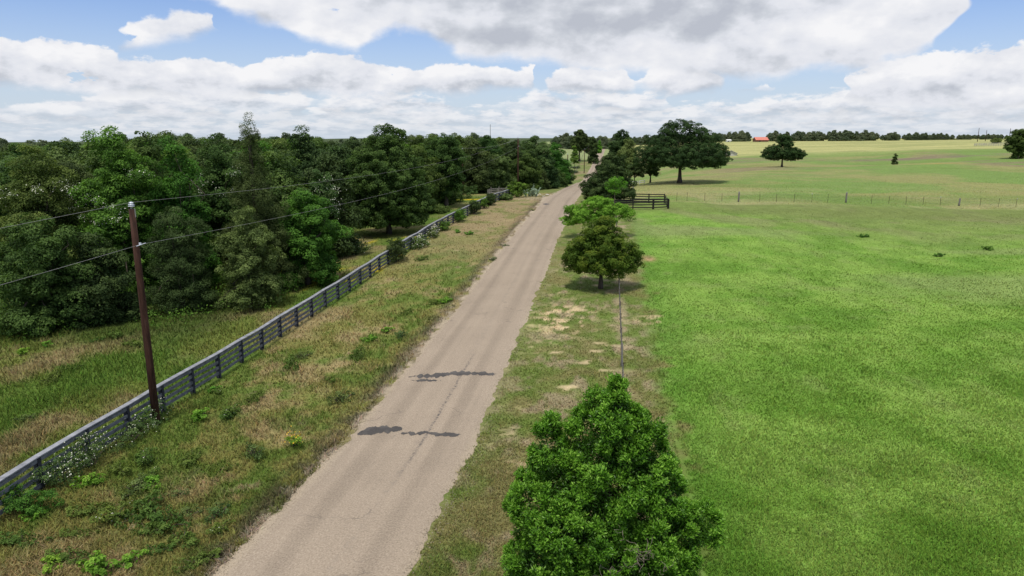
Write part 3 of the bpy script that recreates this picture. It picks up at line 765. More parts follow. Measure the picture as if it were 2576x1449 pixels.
def trunk_mb(R, h, r, lean=(0, 0), top=None, n=10):
    mb = MB(); pts = []; rad = []
    for i in range(7):
        f_ = i / 6
        pts.append((lean[0] * f_ + .05 * r * 6 * math.sin(f_ * 5 + R.uniform(0, 1)) * .3, lean[1] * f_ + .02 * math.cos(f_ * 4), h * f_ - .25 * (i == 0)))
        rad.append(r * (1.45 if i == 0 else 1.12 if i == 1 else 1 - .45 * f_))
    mb.tube(pts, rad, n, True)
    return mb, pts[-1]
def blob_lobes(R, W_, H_, z0, n=9, spread=.62, asym=.12):
    """random overlapping lobes filling a crown W_ wide and H_ tall from z0"""
    out_ = [(0, 0, z0 + H_ * .48, W_ * .34, W_ * .34, H_ * .36)]
    for i in range(n):
        a = 2 * pi * (i + R.uniform(-.3, .3)) / n * 2.4
        f_ = (i + .5) / n
        zz = z0 + H_ * (.20 + .62 * f_)
        rr = W_ / 2 * math.sqrt(max(.05, 1 - (2 * (.12 + .80 * f_) - .9) ** 2)) * spread * R.uniform(.8, 1.2)
        s_ = W_ * R.uniform(.17, .25) * (1.05 - .35 * f_)
        out_.append((rr * cos(a) + asym * W_ * .3, rr * sin(a), zz, s_, s_ * R.uniform(.85, 1.1), min(s_ * R.uniform(.6, .85), H_ * .24)))
    out_.append((R.uniform(-.08, .08) * W_, 0, z0 + H_ * .86, W_ * .17, W_ * .17, H_ * .14))
    if z0 < .06 * H_:
        for i in range(7):
            a = 2 * pi * i / 7 + R.uniform(-.3, .3); s_ = W_ * R.uniform(.13, .20)
            out_.append((W_ * .33 * cos(a), W_ * .33 * sin(a), H_ * R.uniform(.06, .17), s_, s_, H_ * .10))
    return out_
PROTO = {}
def tree_parts(kind, seed, Wd, Hd, z0, mat, trunk_r, lobes=None, k=14, trunk_h=None, lean=(0, 0), bark='bark', **kw):
    """an unplaced tree: Empty + trunk + crown, standing at the origin"""
    R = np.random.RandomState(seed)
    e = bpy.data.objects.new(kind, None); e.empty_display_size = .3
    COL.objects.link(e)
    lob = lobes or blob_lobes(R, Wd, Hd - z0, z0)
    th = trunk_h or (z0 + (Hd - z0) * .35)
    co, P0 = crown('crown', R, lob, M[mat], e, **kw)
    mb, fork = trunk_mb(R, th, trunk_r, lean)
    limbs(mb, R, np.zeros(3), fork, P0, trunk_r, k, rt=.015 * Hd / 8)
    mb.build('trunk', M[bark], e, True)
    return e
def place(e, x, y, s=1.0, rz=0.0, label=None, cat='tree', group=None, sz=None, z=None):
    e.location = (x, y, (g(x, y) if z is None else z) - .03); e.rotation_euler = (0, 0, rz)
    e.scale = (s, s, sz if sz else s)
    return tag(e, label, cat, group)
def big(kind, seed, u, vbase, y, wpx, vtop, z0f, mat, label, cat='tree', lobes=None, tr=None, group=None, x=None, **kw):
    """one tree of its own: width and top measured in the picture and turned into metres at its distance"""
    X_ = xu(u, y) if x is None else x
    zb = g(X_, y); zt = z_at(vtop, y); Hh = zt - zb
    rz_ = ray(u, vtop); depth = y / (rz_[1]) 
    Ww = wpx / F * y * 1.01
    lob = [tuple(np.array(l) * np.array([Ww, Ww, Hh, Ww, Ww, Hh])) for l in lobes] if lobes else None
    e = tree_parts(kind, seed, Ww, Hh, Hh * z0f, mat, tr or Ww * .035, lob, **kw)
    return place(e, X_, y, 1.0, 0, label, cat, group)

# --- foreground holly-like evergreen ---
def foreground_tree():
    R = np.random.RandomState(5)
    x0, y0 = 2.36, 15.6
    e = empty('evergreen_tree', (x0, y0, g(x0, y0)), 'large glossy bright green conical evergreen in the foreground', 'tree')
    lob = [(.15, 0, 6.10, .30, .30, .50), (.12, 0, 5.75, .55, .55, .6), (.05, 0, 5.35, .85, .8, .75), (-.35, -.1, 4.95, .75, .8, .75), (.55, .1, 4.75, .85, .8, .8),
           (-1.55, 0, 4.85, .44, .44, .62), (-1.2, -.1, 4.0, .80, .85, .75), (0, 0, 4.0, 1.35, 1.3, 1.1), (1.15, .1, 3.85, .80, .9, .75),
           (-1.85, -.1, 3.45, .70, .9, .75), (1.35, 0, 4.35, .5, .6, .55), (.8, 0, 5.3, .38, .4, .45), (-.9, -.3, 3.0, 1.25, 1.4, 1.1), (1.2, .1, 3.0, 1.15, 1.2, .95), (2.35, -.1, 2.85, .66, .6, .40), (1.85, 0, 2.35, .70, .7, .45),
           (-1.5, -.3, 1.9, 1.05, 1.4, 1.1), (.2, -.5, 1.9, 1.7, 1.6, 1.2), (1.3, -.1, 1.4, .95, 1.1, .75), (-1.6, -.3, .95, 1.0, 1.2, .8), (.4, -.4, .9, 1.6, 1.5, .8)]
    lob = [(l[0] * .92, l[1], l[2], l[3] * .92, l[4] * .95, l[5]) for l in lob]
    Q0, E0 = clumps_on(R, lob, 3.7, .2, (.82, 1.06), .5)
    nq = len(Q0); per0 = 15; qi = np.repeat(np.arange(nq), per0)
    dq = nrm(rdir(R, len(qi)) + E0[qi] * .75 + np.array([0, 0, .35])); rq = R.uniform(.14, .30, nq)[qi]
    P0 = Q0[qi] + dq * rq[:, None] * R.uniform(.75, 1.0, len(qi))[:, None] * np.array([1, 1, 1.15]); D0 = nrm(dq + E0[qi] * .3)
    qt = R.uniform(-.12, .12, nq)[qi]
    nS = len(P0)
    up = nrm(D0 * .75 + np.array([0, 0, .75]) + R.normal(size=(nS, 3)) * .25)
    per = 42
    ci = np.repeat(np.arange(nS), per); n = len(ci)
    f_ = R.uniform(0, 1, n)
    ln = R.uniform(.14, .36, nS)
    a = rdir(R, n); a = nrm(a - up[ci] * np.sum(a * up[ci], -1, keepdims=True))
    dirn = nrm(up[ci] * (.35 + .9 * f_[:, None]) + a * (1.05 - .45 * f_[:, None]))
    P = P0[ci] + up[ci] * ((f_ - .7) * ln[ci])[:, None] + dirn * .035 + a * .045 * R.uniform(.2, 1.6, n)[:, None]
    Nn = nrm(np.cross(dirn, np.cross(up[ci], dirn)) + R.normal(size=(n, 3)) * .45)
    tint = np.clip(.20 + .50 * f_ ** 2 + qt[ci] + R.uniform(-.15, .15, nS)[ci] + R.normal(size=n) * .13, 0, 1)  # shoot tips tinted lighter to paint them as lit
    sz = R.uniform(.062, .108, n)
    m_ = 60000
    L = np.array(lob); wv = L[:, 3] * L[:, 4] * L[:, 5]; k = R.choice(len(L), m_, p=wv / wv.sum())
    Pi = L[k, :3] + rdir(R, m_) * (R.uniform(.15, .92, m_) ** .5)[:, None] * L[k, 3:]
    P = np.concatenate([P, Pi]); Nn = np.concatenate([Nn, rdir(R, m_)]); dirn = np.concatenate([dirn, rdir(R, m_)])
    tint = np.concatenate([tint, np.full(m_, .12)]); sz = np.concatenate([sz, R.uniform(.07, .11, m_)])  # interior leaves tinted dark as the shade inside the crown
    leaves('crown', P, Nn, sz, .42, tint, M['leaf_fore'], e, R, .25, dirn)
    mb, fork = trunk_mb(R, 5.4, .16)
    for t in P0[R.choice(nS, 90, replace=False)]:
        zb = max(.6, t[2] - R.uniform(.6, 1.2)); b0 = np.array([0, 0, min(zb, 5.2)])
        mb.tube([b0, b0 * .5 + t * .5 + np.array([0, 0, -.05]), t], [.035, .022, .008], 5, False)
    mb.build('trunk', M['bark'], e, True)
    # bare tangled vine on its front
    vb = MB()
    for i in range(46):
        p = np.array([.55 + R.normal() * .35, -1.55 + R.normal() * .10, 2.2 + R.normal() * .55]); pts = [p.copy()]
        d = rdir(R, 1)[0] * .14
        for k in range(9):
            d = nrm(d + R.normal(size=3) * .55 + np.array([0, -.1, .1])) * .11; p = p + d; p[1] = min(max(p[1], -2.05), -1.35); pts.append(p.copy())
        vb.tube(pts, [.007] * 5 + [.005] * 5, 4, False)
    vb.build('vine', M['twig'], e)
    print('foreground shoots', nS)
foreground_tree()

# --- trees and shrubs along the right of the road ---
big('oak_tree', 21, 1517, 722, 53.8, 196, 545, .20, 'leaf_olive', 'round small oak with yellow tipped leaves beside the wire fence end', tr=.17,
    lobes=[(-.02, 0, .80, .22, .22, .17), (.02, 0, .62, .34, .34, .22), (-.28, 0, .48, .20, .24, .16), (.30, 0, .50, .20, .24, .17), (0, -.25, .42, .30, .22, .16), (-.12, .25, .5, .3, .2, .2), (-.38, 0, .38, .13, .16, .12), (.38, 0, .37, .15, .16, .12), (.14, -.1, .32, .26, .24, .12), (-.2, 0, .32, .2, .2, .11), (.05, 0, .92, .11, .11, .08)],
    dens=4.6, rc=.32, nl=80, size=.125, fill=.35, shell=(.74, 1.05))
big('honey_locust_tree', 22, 1504, 600, 76, 165, 488, .25, 'leaf_bright', 'low spreading feathery bright green tree overhanging the road edge', tr=.09,
    lobes=[(-.30, 0, .62, .20, .22, .12), (0, 0, .80, .22, .22, .13), (.22, 0, .66, .24, .24, .12), (-.42, 0, .42, .13, .15, .09), (-.12, -.1, .5, .28, .26, .14), (.40, 0, .58, .14, .16, .08), (.1, -.1, .42, .2, .2, .14)],
    dens=4.2, rc=.36, nl=66, size=.15, fill=.2, tb=.08, shell=(.74, 1.08))
big('honey_locust_sapling', 23, 1546, 505, 98, 58, 440, .55, 'leaf_bright', 'slender bright green sapling with a pale thin trunk', tr=.06, bark='twig',
    lobes=[(0, 0, .86, .30, .30, .10), (-.22, 0, .70, .26, .26, .10), (.25, 0, .72, .26, .26, .10), (0, 0, .6, .3, .3, .1)], dens=2.2, rc=.4, nl=60, size=.17, fill=.1)
big('cedar_bush', 24, 1528, 500, 112, 124, 388, .02, 'leaf_dark', 'broad dark evergreen thicket reaching out over the road edge', 'bush', tr=.2,
    lobes=[(.10, 0, .86, .20, .22, .14), (.0, 0, .74, .20, .22, .15), (.14, 0, .66, .26, .3, .2), (-.12, 0, .58, .17, .2, .14), (-.26, 0, .42, .20, .25, .16), (.30, 0, .42, .22, .25, .24), (-.40, 0, .30, .13, .18, .12), (0, -.1, .36, .36, .3, .26), (.28, -.1, .22, .24, .25, .18), (-.15, -.1, .2, .3, .3, .16)],
    dens=1.5, rc=.6, nl=130, size=.20, fill=.35)
big('oak_tree', 25, 1556, 440, 232, 70, 324, .12, 'leaf_dark', 'tall dark oak close beside the road as it climbs', tr=.35, dens=.9, rc=.95, nl=90, size=.36)
big('elm_tree', 26, 1572, 430, 205, 62, 350, .08, 'leaf_grey', 'grey green tree in front of the tall dark roadside oak', tr=.25, dens=1.0, rc=.8, nl=90, size=.33)
big('oak_tree', 27, 1594, 448, 182, 46, 402, .25, 'leaf_dark', 'small dark tree with a short trunk left under the great oak', tr=.16, dens=1.4, rc=.5, nl=80, size=.26)
big('oak_tree', 28, 1634, 447, 184, 44, 400, .22, 'leaf_dark', 'small dark tree with several stems under the great oak', tr=.22, dens=1.4, rc=.5, nl=80, size=.26)
# --- great post oak in the pasture ---
big('post_oak_tree', 31, 1707, 461, 170, 218, 298, .17, 'leaf_dark', 'great spreading dark oak standing alone in the pasture', tr=.52, k=40, trunk_h=4.6,
    lobes=[(0, 0, .80, .17, .2, .13), (-.12, 0, .83, .09, .13, .08), (.12, 0, .85, .10, .14, .08), (-.03, 0, .92, .12, .14, .06), (-.2, 0, .75, .07, .1, .06), (.22, .0, .79, .06, .1, .05), (.20, 0, .70, .17, .2, .12), (-.20, 0, .66, .17, .2, .12),
           (.33, 0, .55, .16, .2, .13), (-.33, 0, .48, .16, .2, .12), (-.44, 0, .36, .09, .14, .09), (.44, 0, .46, .09, .14, .10), (.40, 0, .35, .12, .15, .09),
           (-.18, -.2, .46, .22, .22, .14), (.15, -.25, .48, .24, .22, .15), (0, .3, .5, .35, .2, .2), (-.38, 0, .32, .12, .15, .07), (.25, -.1, .36, .24, .25, .09), (-.1, -.1, .35, .26, .28, .08), (0, -.35, .38, .26, .14, .12), (.34, .1, .31, .1, .12, .06)],
    dens=.86, rc=.66, nl=95, size=.23, fill=.10, under=.9, shell=(.70, 1.20))
big('post_oak_tree', 32, 1960, 420, 250, 108, 338, .18, 'leaf_dark', 'lone dark oak with a gap in its crown in the mid pasture', tr=.36, k=26, trunk_h=4.4,
    lobes=[(-.02, 0, .85, .14, .16, .13), (.05, 0, .74, .18, .2, .12), (-.22, 0, .56, .17, .2, .14), (.14, 0, .52, .14, .16, .12), (.30, 0, .46, .17, .2, .13), (-.36, 0, .40, .13, .16, .11), (.42, 0, .38, .10, .14, .09), (-.18, 0, .36, .2, .2, .11), (.2, 0, .33, .22, .2, .09), (0, -.2, .45, .22, .16, .14), (.1, .1, .9, .06, .08, .05)],
    dens=1.2, rc=.60, nl=85, size=.25, fill=.2, under=.8, shell=(.75, 1.1))
big('post_oak_tree', 33, 2543, 402, 270, 64, 323, .12, 'leaf_oak', 'upright oak at the far right edge of the pasture', tr=.5, k=16,
    lobes=[(0, 0, .82, .28, .28, .15), (-.25, 0, .62, .25, .25, .16), (.25, 0, .65, .25, .25, .16), (0, -.1, .5, .35, .3, .2), (-.32, 0, .36, .2, .22, .1), (.3, 0, .38, .22, .22, .12), (0, 0, .24, .22, .2, .12), (-.1, 0, .1, .12, .12, .1), (.12, 0, .1, .10, .1, .1)],
    dens=.95, rc=.8, nl=110, size=.3, fill=.3)
big('bush', 34, 2240, 399, 262, 14, 385, .0, 'leaf_dark', 'small dark bush alone in the open pasture', 'bush', tr=.08, dens=2, rc=.4, nl=60, size=.22, k=4)
big('bush', 35, 2483, 364, 520, 26, 349, .1, 'leaf_grey', 'thin grey green tree beside the far pens', 'bush', tr=.2, dens=.7, rc=1., nl=40, size=.5, k=4)

# --- wood on the left: front trees, each its own ---
fr = [
 # kind, seed, u, y, width px, top v, z0, mat, label, params
 ('oak_tree', 41, 70, 43.5, 260, 545, .0, 'leaf_oak', 'leafy oak at the far left of the wood, low over the grass', dict(dens=1.7, rc=.55, nl=130, size=.15)),
 ('oak_tree', 42, 95, 52, 250, 372, .1, 'leaf_oak', 'blossom flecked tree rising at the far left of the wood', dict(dens=1.5, rc=.6, nl=120, size=.16)),
 ('oak_tree', 43, 300, 52, 220, 325, .0, 'leaf_green', 'tall bright green tree behind the nearest utility pole', dict(dens=1.5, rc=.65, nl=130, size=.17)),
 ('oak_tree', 44, 375, 60, 120, 318, .1, 'leaf_oak', 'dark narrow treetop between the two bright green trees', dict(dens=1.5, rc=.6, nl=120, size=.18)),
 ('oak_tree', 45, 445, 54, 170, 345, .0, 'leaf_green', 'bright green tree right of the nearest utility pole', dict(dens=1.6, rc=.6, nl=130, size=.16)),
 ('oak_tree', 46, 225, 45.5, 190, 590, .0, 'leaf_dark', 'dark low tree at the wood edge left of the utility pole', dict(dens=1.7, rc=.5, nl=130, size=.15)),
 ('cedar_tree', 48, 430, 48.5, 180, 520, .0, 'leaf_cedar', 'olive cedar at the wood edge just right of the utility pole', dict(dens=1.9, rc=.5, nl=150, size=.13, aspect=.35)),
 ('oak_tree', 49, 608, 49, 150, 518, .0, 'leaf_grey', 'grey green shrubby oak standing forward of the cedar', dict(dens=2.2, rc=.42, nl=110, size=.13)),
 ('oak_tree', 50, 760, 56.5, 185, 468, .0, 'leaf_green', 'green tree at the right corner of the near wood', dict(dens=1.7, rc=.55, nl=130, size=.16)),
 ('oak_tree', 51, 765, 74, 130, 323, .0, 'leaf_dark', 'round topped dark oak right of the cedar spire', dict(dens=1.2, rc=.75, nl=130, size=.2)),
 ('oak_tree', 52, 800, 66, 120, 425, .1, 'leaf_grey', 'pale blossoming tree behind the corner of the near wood', dict(dens=1.5, rc=.55, nl=110, size=.17)),
 ('oak_tree', 53, 560, 62, 170, 352, .1, 'leaf_oak', 'broad oak behind the cedars in the near wood', dict(dens=1.3, rc=.65, nl=120, size=.18)),
 ('oak_tree', 54, 180, 58, 180, 400, .1, 'leaf_dark', 'dark oak between the far left tree and the bright green tree', dict(dens=1.3, rc=.65, nl=120, size=.18)),
]
FR = {}
for (kn, sd, u, y, wp_, vt, z0, mt, lb, kw) in fr:
    FR[sd] = big(kn, sd, u, 0, y, wp_, vt, z0, mt, lb, **kw)
# big cedar with a spire
def cedar(kind, seed, u, y, wpx, vtop, label, spire=1.0, x=None, mat='leaf_cedar', cat='tree'):
    X_ = xu(u, y) if x is None else x; zb = g(X_, y); Hh = z_at(vtop, y) - zb; Ww = wpx / F * y
    lob = []
    R = np.random.RandomState(seed)
    for i in range(17):
        f_ = i / 16; zz = Hh * (.08 + .78 * f_); rr = Ww * .5 * (1 - f_ ** 1.5) * .55; a = i * 2.4
        lob.append((rr * cos(a), rr * sin(a), zz, Ww * .24 * (1.12 - .85 * f_), Ww * .24 * (1.12 - .85 * f_), Hh * .10))
        lob.append((0, 0, zz, Ww * .30 * (1.1 - f_ * .95), Ww * .30 * (1.1 - f_ * .95), Hh * .10))
    lob += [(0, 0, Hh * .93, .22 * spire, .22 * spire, Hh * .06), (.1, 0, Hh * .97, .10, .1, Hh * .035), (-.25 * spire, 0, Hh * .90, .15 * spire, .15, Hh * .035), (.3 * spire, 0, Hh * .885, .15 * spire, .15, Hh * .03)]
    e = tree_parts(kind, seed, Ww, Hh, .2, mat, .22, lob, trunk_h=Hh * .9, k=0, dens=2.0, rc=.42, nl=120, size=.13, aspect=.32, flat=1.1)
    return place(e, X_, y, 1, 0, label, cat)
cedar('cedar_tree', 47, 640, 54, 210, 291, 'tall dark cedar with a thin ragged spire above the wood')
# white blossom sprays on three of the trees
def blossom(e, seed, n, W_, zlo, zhi, rad, mat='petal'):
    R = np.random.RandomState(seed); Pc = []
    src = [c for c in e.children if c.name.startswith('crown')][0].data
    co = np.zeros(len(src.vertices) * 3, np.float32); src.vertices.foreach_get('co', co); co = co.reshape(-1, 3)[::4]
    o = np.hypot(co[:, 0], co[:, 1]); ok = (co[:, 2] > zlo) & (co[:, 2] < zhi) & (co[:, 1] < 0) & (o > np.percentile(o, 50))
    c0 = co[ok]; c0 = c0[R.choice(len(c0), n, replace=False)]
    ci = np.repeat(np.arange(n), 16); P = c0[ci] + R.normal(size=(len(ci), 3)) * np.array([rad, rad * .5, rad * .6]) + np.array([0, -.12, .05])
    leaves('blossom', P, nrm(R.normal(size=(len(P), 3)) + np.array([0, -.6, .8])), R.uniform(.05, .12, len(P)), .8, np.zeros(len(P)), M[mat], e, R)
blossom(FR[42], 1, 20, 8, 7, 11, .22)
blossom(FR[43], 2, 26, 6, 6, 12, .24)
blossom(FR[54], 3, 30, 6, 6, 11, .26)
blossom(FR[53], 4, 18, 6, 7, 11, .22)
blossom(FR[52], 5, 44, 4, 4, 9, .30)
# middle trees beyond the near wood
big('oak_tree', 61, 975, 0, 81, 200, 310, .02, 'leaf_oak', 'big broad dark oak standing between the wood and the plank fence', tr=.28, k=20,
    lobes=[(.03, 0, .88, .17, .2, .10), (.0, 0, .76, .27, .27, .13), (-.2, 0, .66, .22, .25, .12), (.2, 0, .62, .24, .25, .13), (-.3, 0, .46, .22, .25, .14), (.32, 0, .44, .22, .25, .14), (0, -.25, .5, .32, .25, .2), (0, .2, .5, .35, .25, .22), (-.38, 0, .28, .17, .2, .10), (.36, 0, .27, .20, .22, .11), (.1, -.2, .3, .3, .25, .11), (-.15, -.2, .24, .25, .25, .09), (.05, 0, .95, .08, .1, .05), (.25, -.1, .17, .22, .22, .08), (-.28, -.1, .15, .2, .2, .08), (.0, .2, .16, .25, .2, .08), (-.05, -.25, .15, .14, .14, .06)],
    dens=1.9, rc=.52, nl=95, size=.18, fill=.25, under=.8, shell=(.75, 1.1))
big('oak_tree', 62, 1122, 0, 104, 98, 333, .16, 'leaf_oak', 'slim dark oak with a bare forked trunk right of the big oak', tr=.3, k=14,
    lobes=[(0, 0, .86, .30, .3, .12), (-.15, 0, .70, .34, .34, .14), (.2, 0, .66, .32, .34, .15), (0, 0, .48, .42, .4, .14), (.22, 0, .36, .26, .26, .10), (-.2, 0, .36, .28, .26, .1), (-.02, 0, .22, .2, .2, .07)],
    dens=1.2, rc=.68, nl=120, size=.22, fill=.25)
cedar('cedar_tree', 63, 1022, 92, 70, 440, 'small dark cedar under the right side of the big oak')
wood = [(1160, 145, 110, 338, 'leaf_oak'), (1225, 154, 120, 342, 'leaf_oak'), (1285, 156, 100, 352, 'leaf_dark'), (1345, 164, 110, 345, 'leaf_grey'), (1200, 142, 90, 395, 'leaf_dark'), (1250, 148, 90, 385, 'leaf_grey'), (1318, 152, 90, 388, 'leaf_oak'), (1368, 162, 80, 390, 'leaf_dark'), (1392, 182, 74, 362, 'leaf_green'), (1415, 205, 50, 402, 'leaf_dark'), (1400, 172, 50, 425, 'leaf_oak'), (1345, 157, 70, 425, 'leaf_cedar'), (1090, 122, 90, 355, 'leaf_oak')]
wl = ['oak behind the bare forked trunk at the wire end of the wood', 'broad oak behind the grey gate panels', 'dark oak behind the second utility pole', 'grey green oak with a fine twiggy top right of the second pole',
      'low dark tree behind the guy wire', 'low grey green tree filling the wood behind the gate', 'mid height oak behind the green gate bush', 'dark rounded tree above the cactus', 'bright green tree at the right end of the wood', 'dark tree at the very end of the wood by the road', 'small oak at the foot of the bright green tree', 'olive cedar behind the cactus', 'oak between the big oak and the slim forked one']
for i, (u, y, wpx, vt, mt) in enumerate(wood):
    big('oak_tree' if mt != 'leaf_cedar' else 'cedar_tree', 70 + i, u, 0, y, wpx, vt, .02, mt, wl[i], dens=1.0, rc=.75, nl=100, size=.25, k=5, fill=.3)
# far group on the green beyond the wood
big('oak_tree', 91, 1455, 0, 440, 58, 327, .22, 'leaf_dark', 'rounded dark oak on the pale green field beyond the wood', tr=.6, dens=.8, rc=1.0, nl=100, size=.42, k=8, fill=.3)
big('oak_tree', 92, 1490, 0, 420, 26, 343, .02, 'leaf_dark', 'dark narrow tree between the far poles and the road', tr=.3, dens=.8, rc=.9, nl=80, size=.42, k=4)
big('bush', 93, 1444, 0, 330, 22, 366, .2, 'leaf_green', 'pair of small green bushes in the far green field', 'bush', tr=.12, dens=1, rc=.7, nl=60, size=.36, k=4)
big('bush', 94, 1503, 0, 560, 14, 352, .0, 'leaf_bright', 'light green shrub at the end of the road', 'bush', tr=.2, dens=.8, rc=.9, nl=60, size=.5, k=3)

# --- repeated background trees: a few kinds, copied ---
protos = []
for i, (mt, W_, H_) in enumerate([('leaf_oak', 9.5, 10.5), ('leaf_dark', 8.5, 9.5), ('leaf_green', 8.0, 9.5), ('leaf_cedar', 7, 10), ('leaf_grey', 8.5, 9)]):
    e = tree_parts('oak_tree' if mt != 'leaf_cedar' else 'cedar_tree', 120 + i, W_, H_, .5, mt, .25, dens=.9, rc=.85, nl=75, size=.28, k=4, fill=.3)
    protos.append(e)
R = np.random.RandomState(77)
used = [False] * 5
def put_copy(k, x, y, s, label, group, sz=None):
    e = protos[k] if not used[k] else copy_tree(protos[k]); used[k] = True
    return place(e, x, y, s, R.uniform(0, 6.28), label, 'tree', group, sz)
cand = []
for y, du, vt0 in ((66, 115, 385), (78, 90, 365), (94, 80, 352), (114, 70, 350), (140, 56, 350), (185, 42, 349), (250, 30, 348)):
    u = -330 + R.uniform(0, 60)
    while u < (860 if y < 90 else 1120 if y < 130 else 1330):
        cand.append((u + R.uniform(-12, 12), y * R.uniform(.95, 1.06), vt0 + R.uniform(-6, 30) + max(0, (330 - u)) * .07))
        u += du * R.uniform(.75, 1.25)
for (u, y, vt) in cand:
    x = xu(u, y)
    if T(x, y) > -17: continue
    hh = max(6.5, min(z_at(vt, y) - g(x, y), 14.5)); k = R.choice([0, 0, 1, 1, 2, 3, 4])
    sc_ = hh / (10.5, 9.5, 9.5, 10, 9)[k]
    kn = ('olive green oak', 'dark oak', 'bright green oak', 'brownish cedar', 'grey green oak')[k]; wh = 'just behind the front trees' if y < 85 else 'in the middle of the wood' if y < 125 else 'far back in the wood'
    put_copy(k, x, y, sc_ * R.uniform(.9, 1.15), kn + ' ' + wh + ' left of the road', kn + 's ' + wh, sc_)
# distant tree line
fprot = []
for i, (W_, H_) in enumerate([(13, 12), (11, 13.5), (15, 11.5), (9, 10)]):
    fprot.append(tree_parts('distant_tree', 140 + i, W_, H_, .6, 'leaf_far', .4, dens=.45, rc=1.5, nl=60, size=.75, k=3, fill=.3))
usedf = [False] * 4
FK = ('broad', 'tall', 'wide low', 'small round')
def put_far(k, x, y, s, sz, label, group):
    u_ = 1288 + F * x / y * cos(PITCH)
    if 'right' in group:
        sec = ('left of the red barn', 'just right of the red barn', 'in the middle', 'left of the three poles', 'behind the three poles')[int(np.digitize(u_, [1895, 2030, 2220, 2420]))]
        label = FK[k] + ' tree in the far line ' + sec; group = FK[k] + ' trees in the far line ' + sec
    elif 'road' in group:
        sec = 'left of the road' if u_ < 1515 else 'right of the road'
        label = FK[k] + ' hazy tree across the end of the road, ' + sec; group = FK[k] + ' trees at the end, ' + sec
    else:
        sec = 'at the far left' if u_ < 420 else 'above the middle of the wood' if u_ < 900 else 'above the gate fence'
        label = FK[k] + ' hazy tree on the left horizon ' + sec; group = FK[k] + ' left horizon trees ' + sec
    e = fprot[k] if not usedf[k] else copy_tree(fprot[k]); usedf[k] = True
    return place(e, x, y, s, R.uniform(0, 6.28), label, 'tree', group, sz)
u = 1790.0
while u < 2680:
    y = 860 * R.uniform(.97, 1.04); x = xu(u, y)
    vt = np.interp(u, [1790, 1880, 2080, 2200, 2400, 2600], [333, 333, 329, 334, 340, 343]) + R.uniform(-3.5, 3.5)
    hh = z_at(vt, y) - g(x, y); s = max(.5, hh / 12.0); k = R.randint(0, 4)
    if not (1878 < u < 1922): put_far(k, x, y, s * R.uniform(.85, 1.1), s, 'grey green tree in the tree line beyond the far pasture', 'far tree line right of the great oak')
    if not (1870 < u < 1925) and R.uniform() < .45: put_far(3, x + 6, y - 18, .55 * R.uniform(.8, 1.1), .55, 'grey green tree in the tree line beyond the far pasture', 'far tree line right of the great oak')
    u += R.uniform(9, 17)
u = 1395.0
while u < 1800:
    y = (900 if u > 1525 else 720) * R.uniform(.96, 1.04); x = xu(u, y)
    vt = 343 + R.uniform(-4, 3) if u < 1640 else 338 + R.uniform(-3, 3)
    if abs(u - 1512) > 7 or True:
        hh = max(6, z_at(vt, y) - g(x, y)); s = hh / 12.0
        put_far(R.randint(0, 4), x, y, s, s, 'hazy tree of the line across the end of the road', 'far tree line behind the road')
    u += R.uniform(11, 18)
# wood edge on the horizon at the left
u = -60.0
while u < 1400:
    y = 430 * R.uniform(.9, 1.15); x = xu(u, y); vt = 350 + R.uniform(-9, 5) + max(0, 420 - u) * .035
    if T(x, y) < -60: put_far(R.randint(0, 4), x, y, 1, max(.5, (z_at(vt, y) - g(x, y)) / 12), 'hazy tree of the wood along the left horizon', 'far trees on the left horizon')
    u += R.uniform(22, 34)

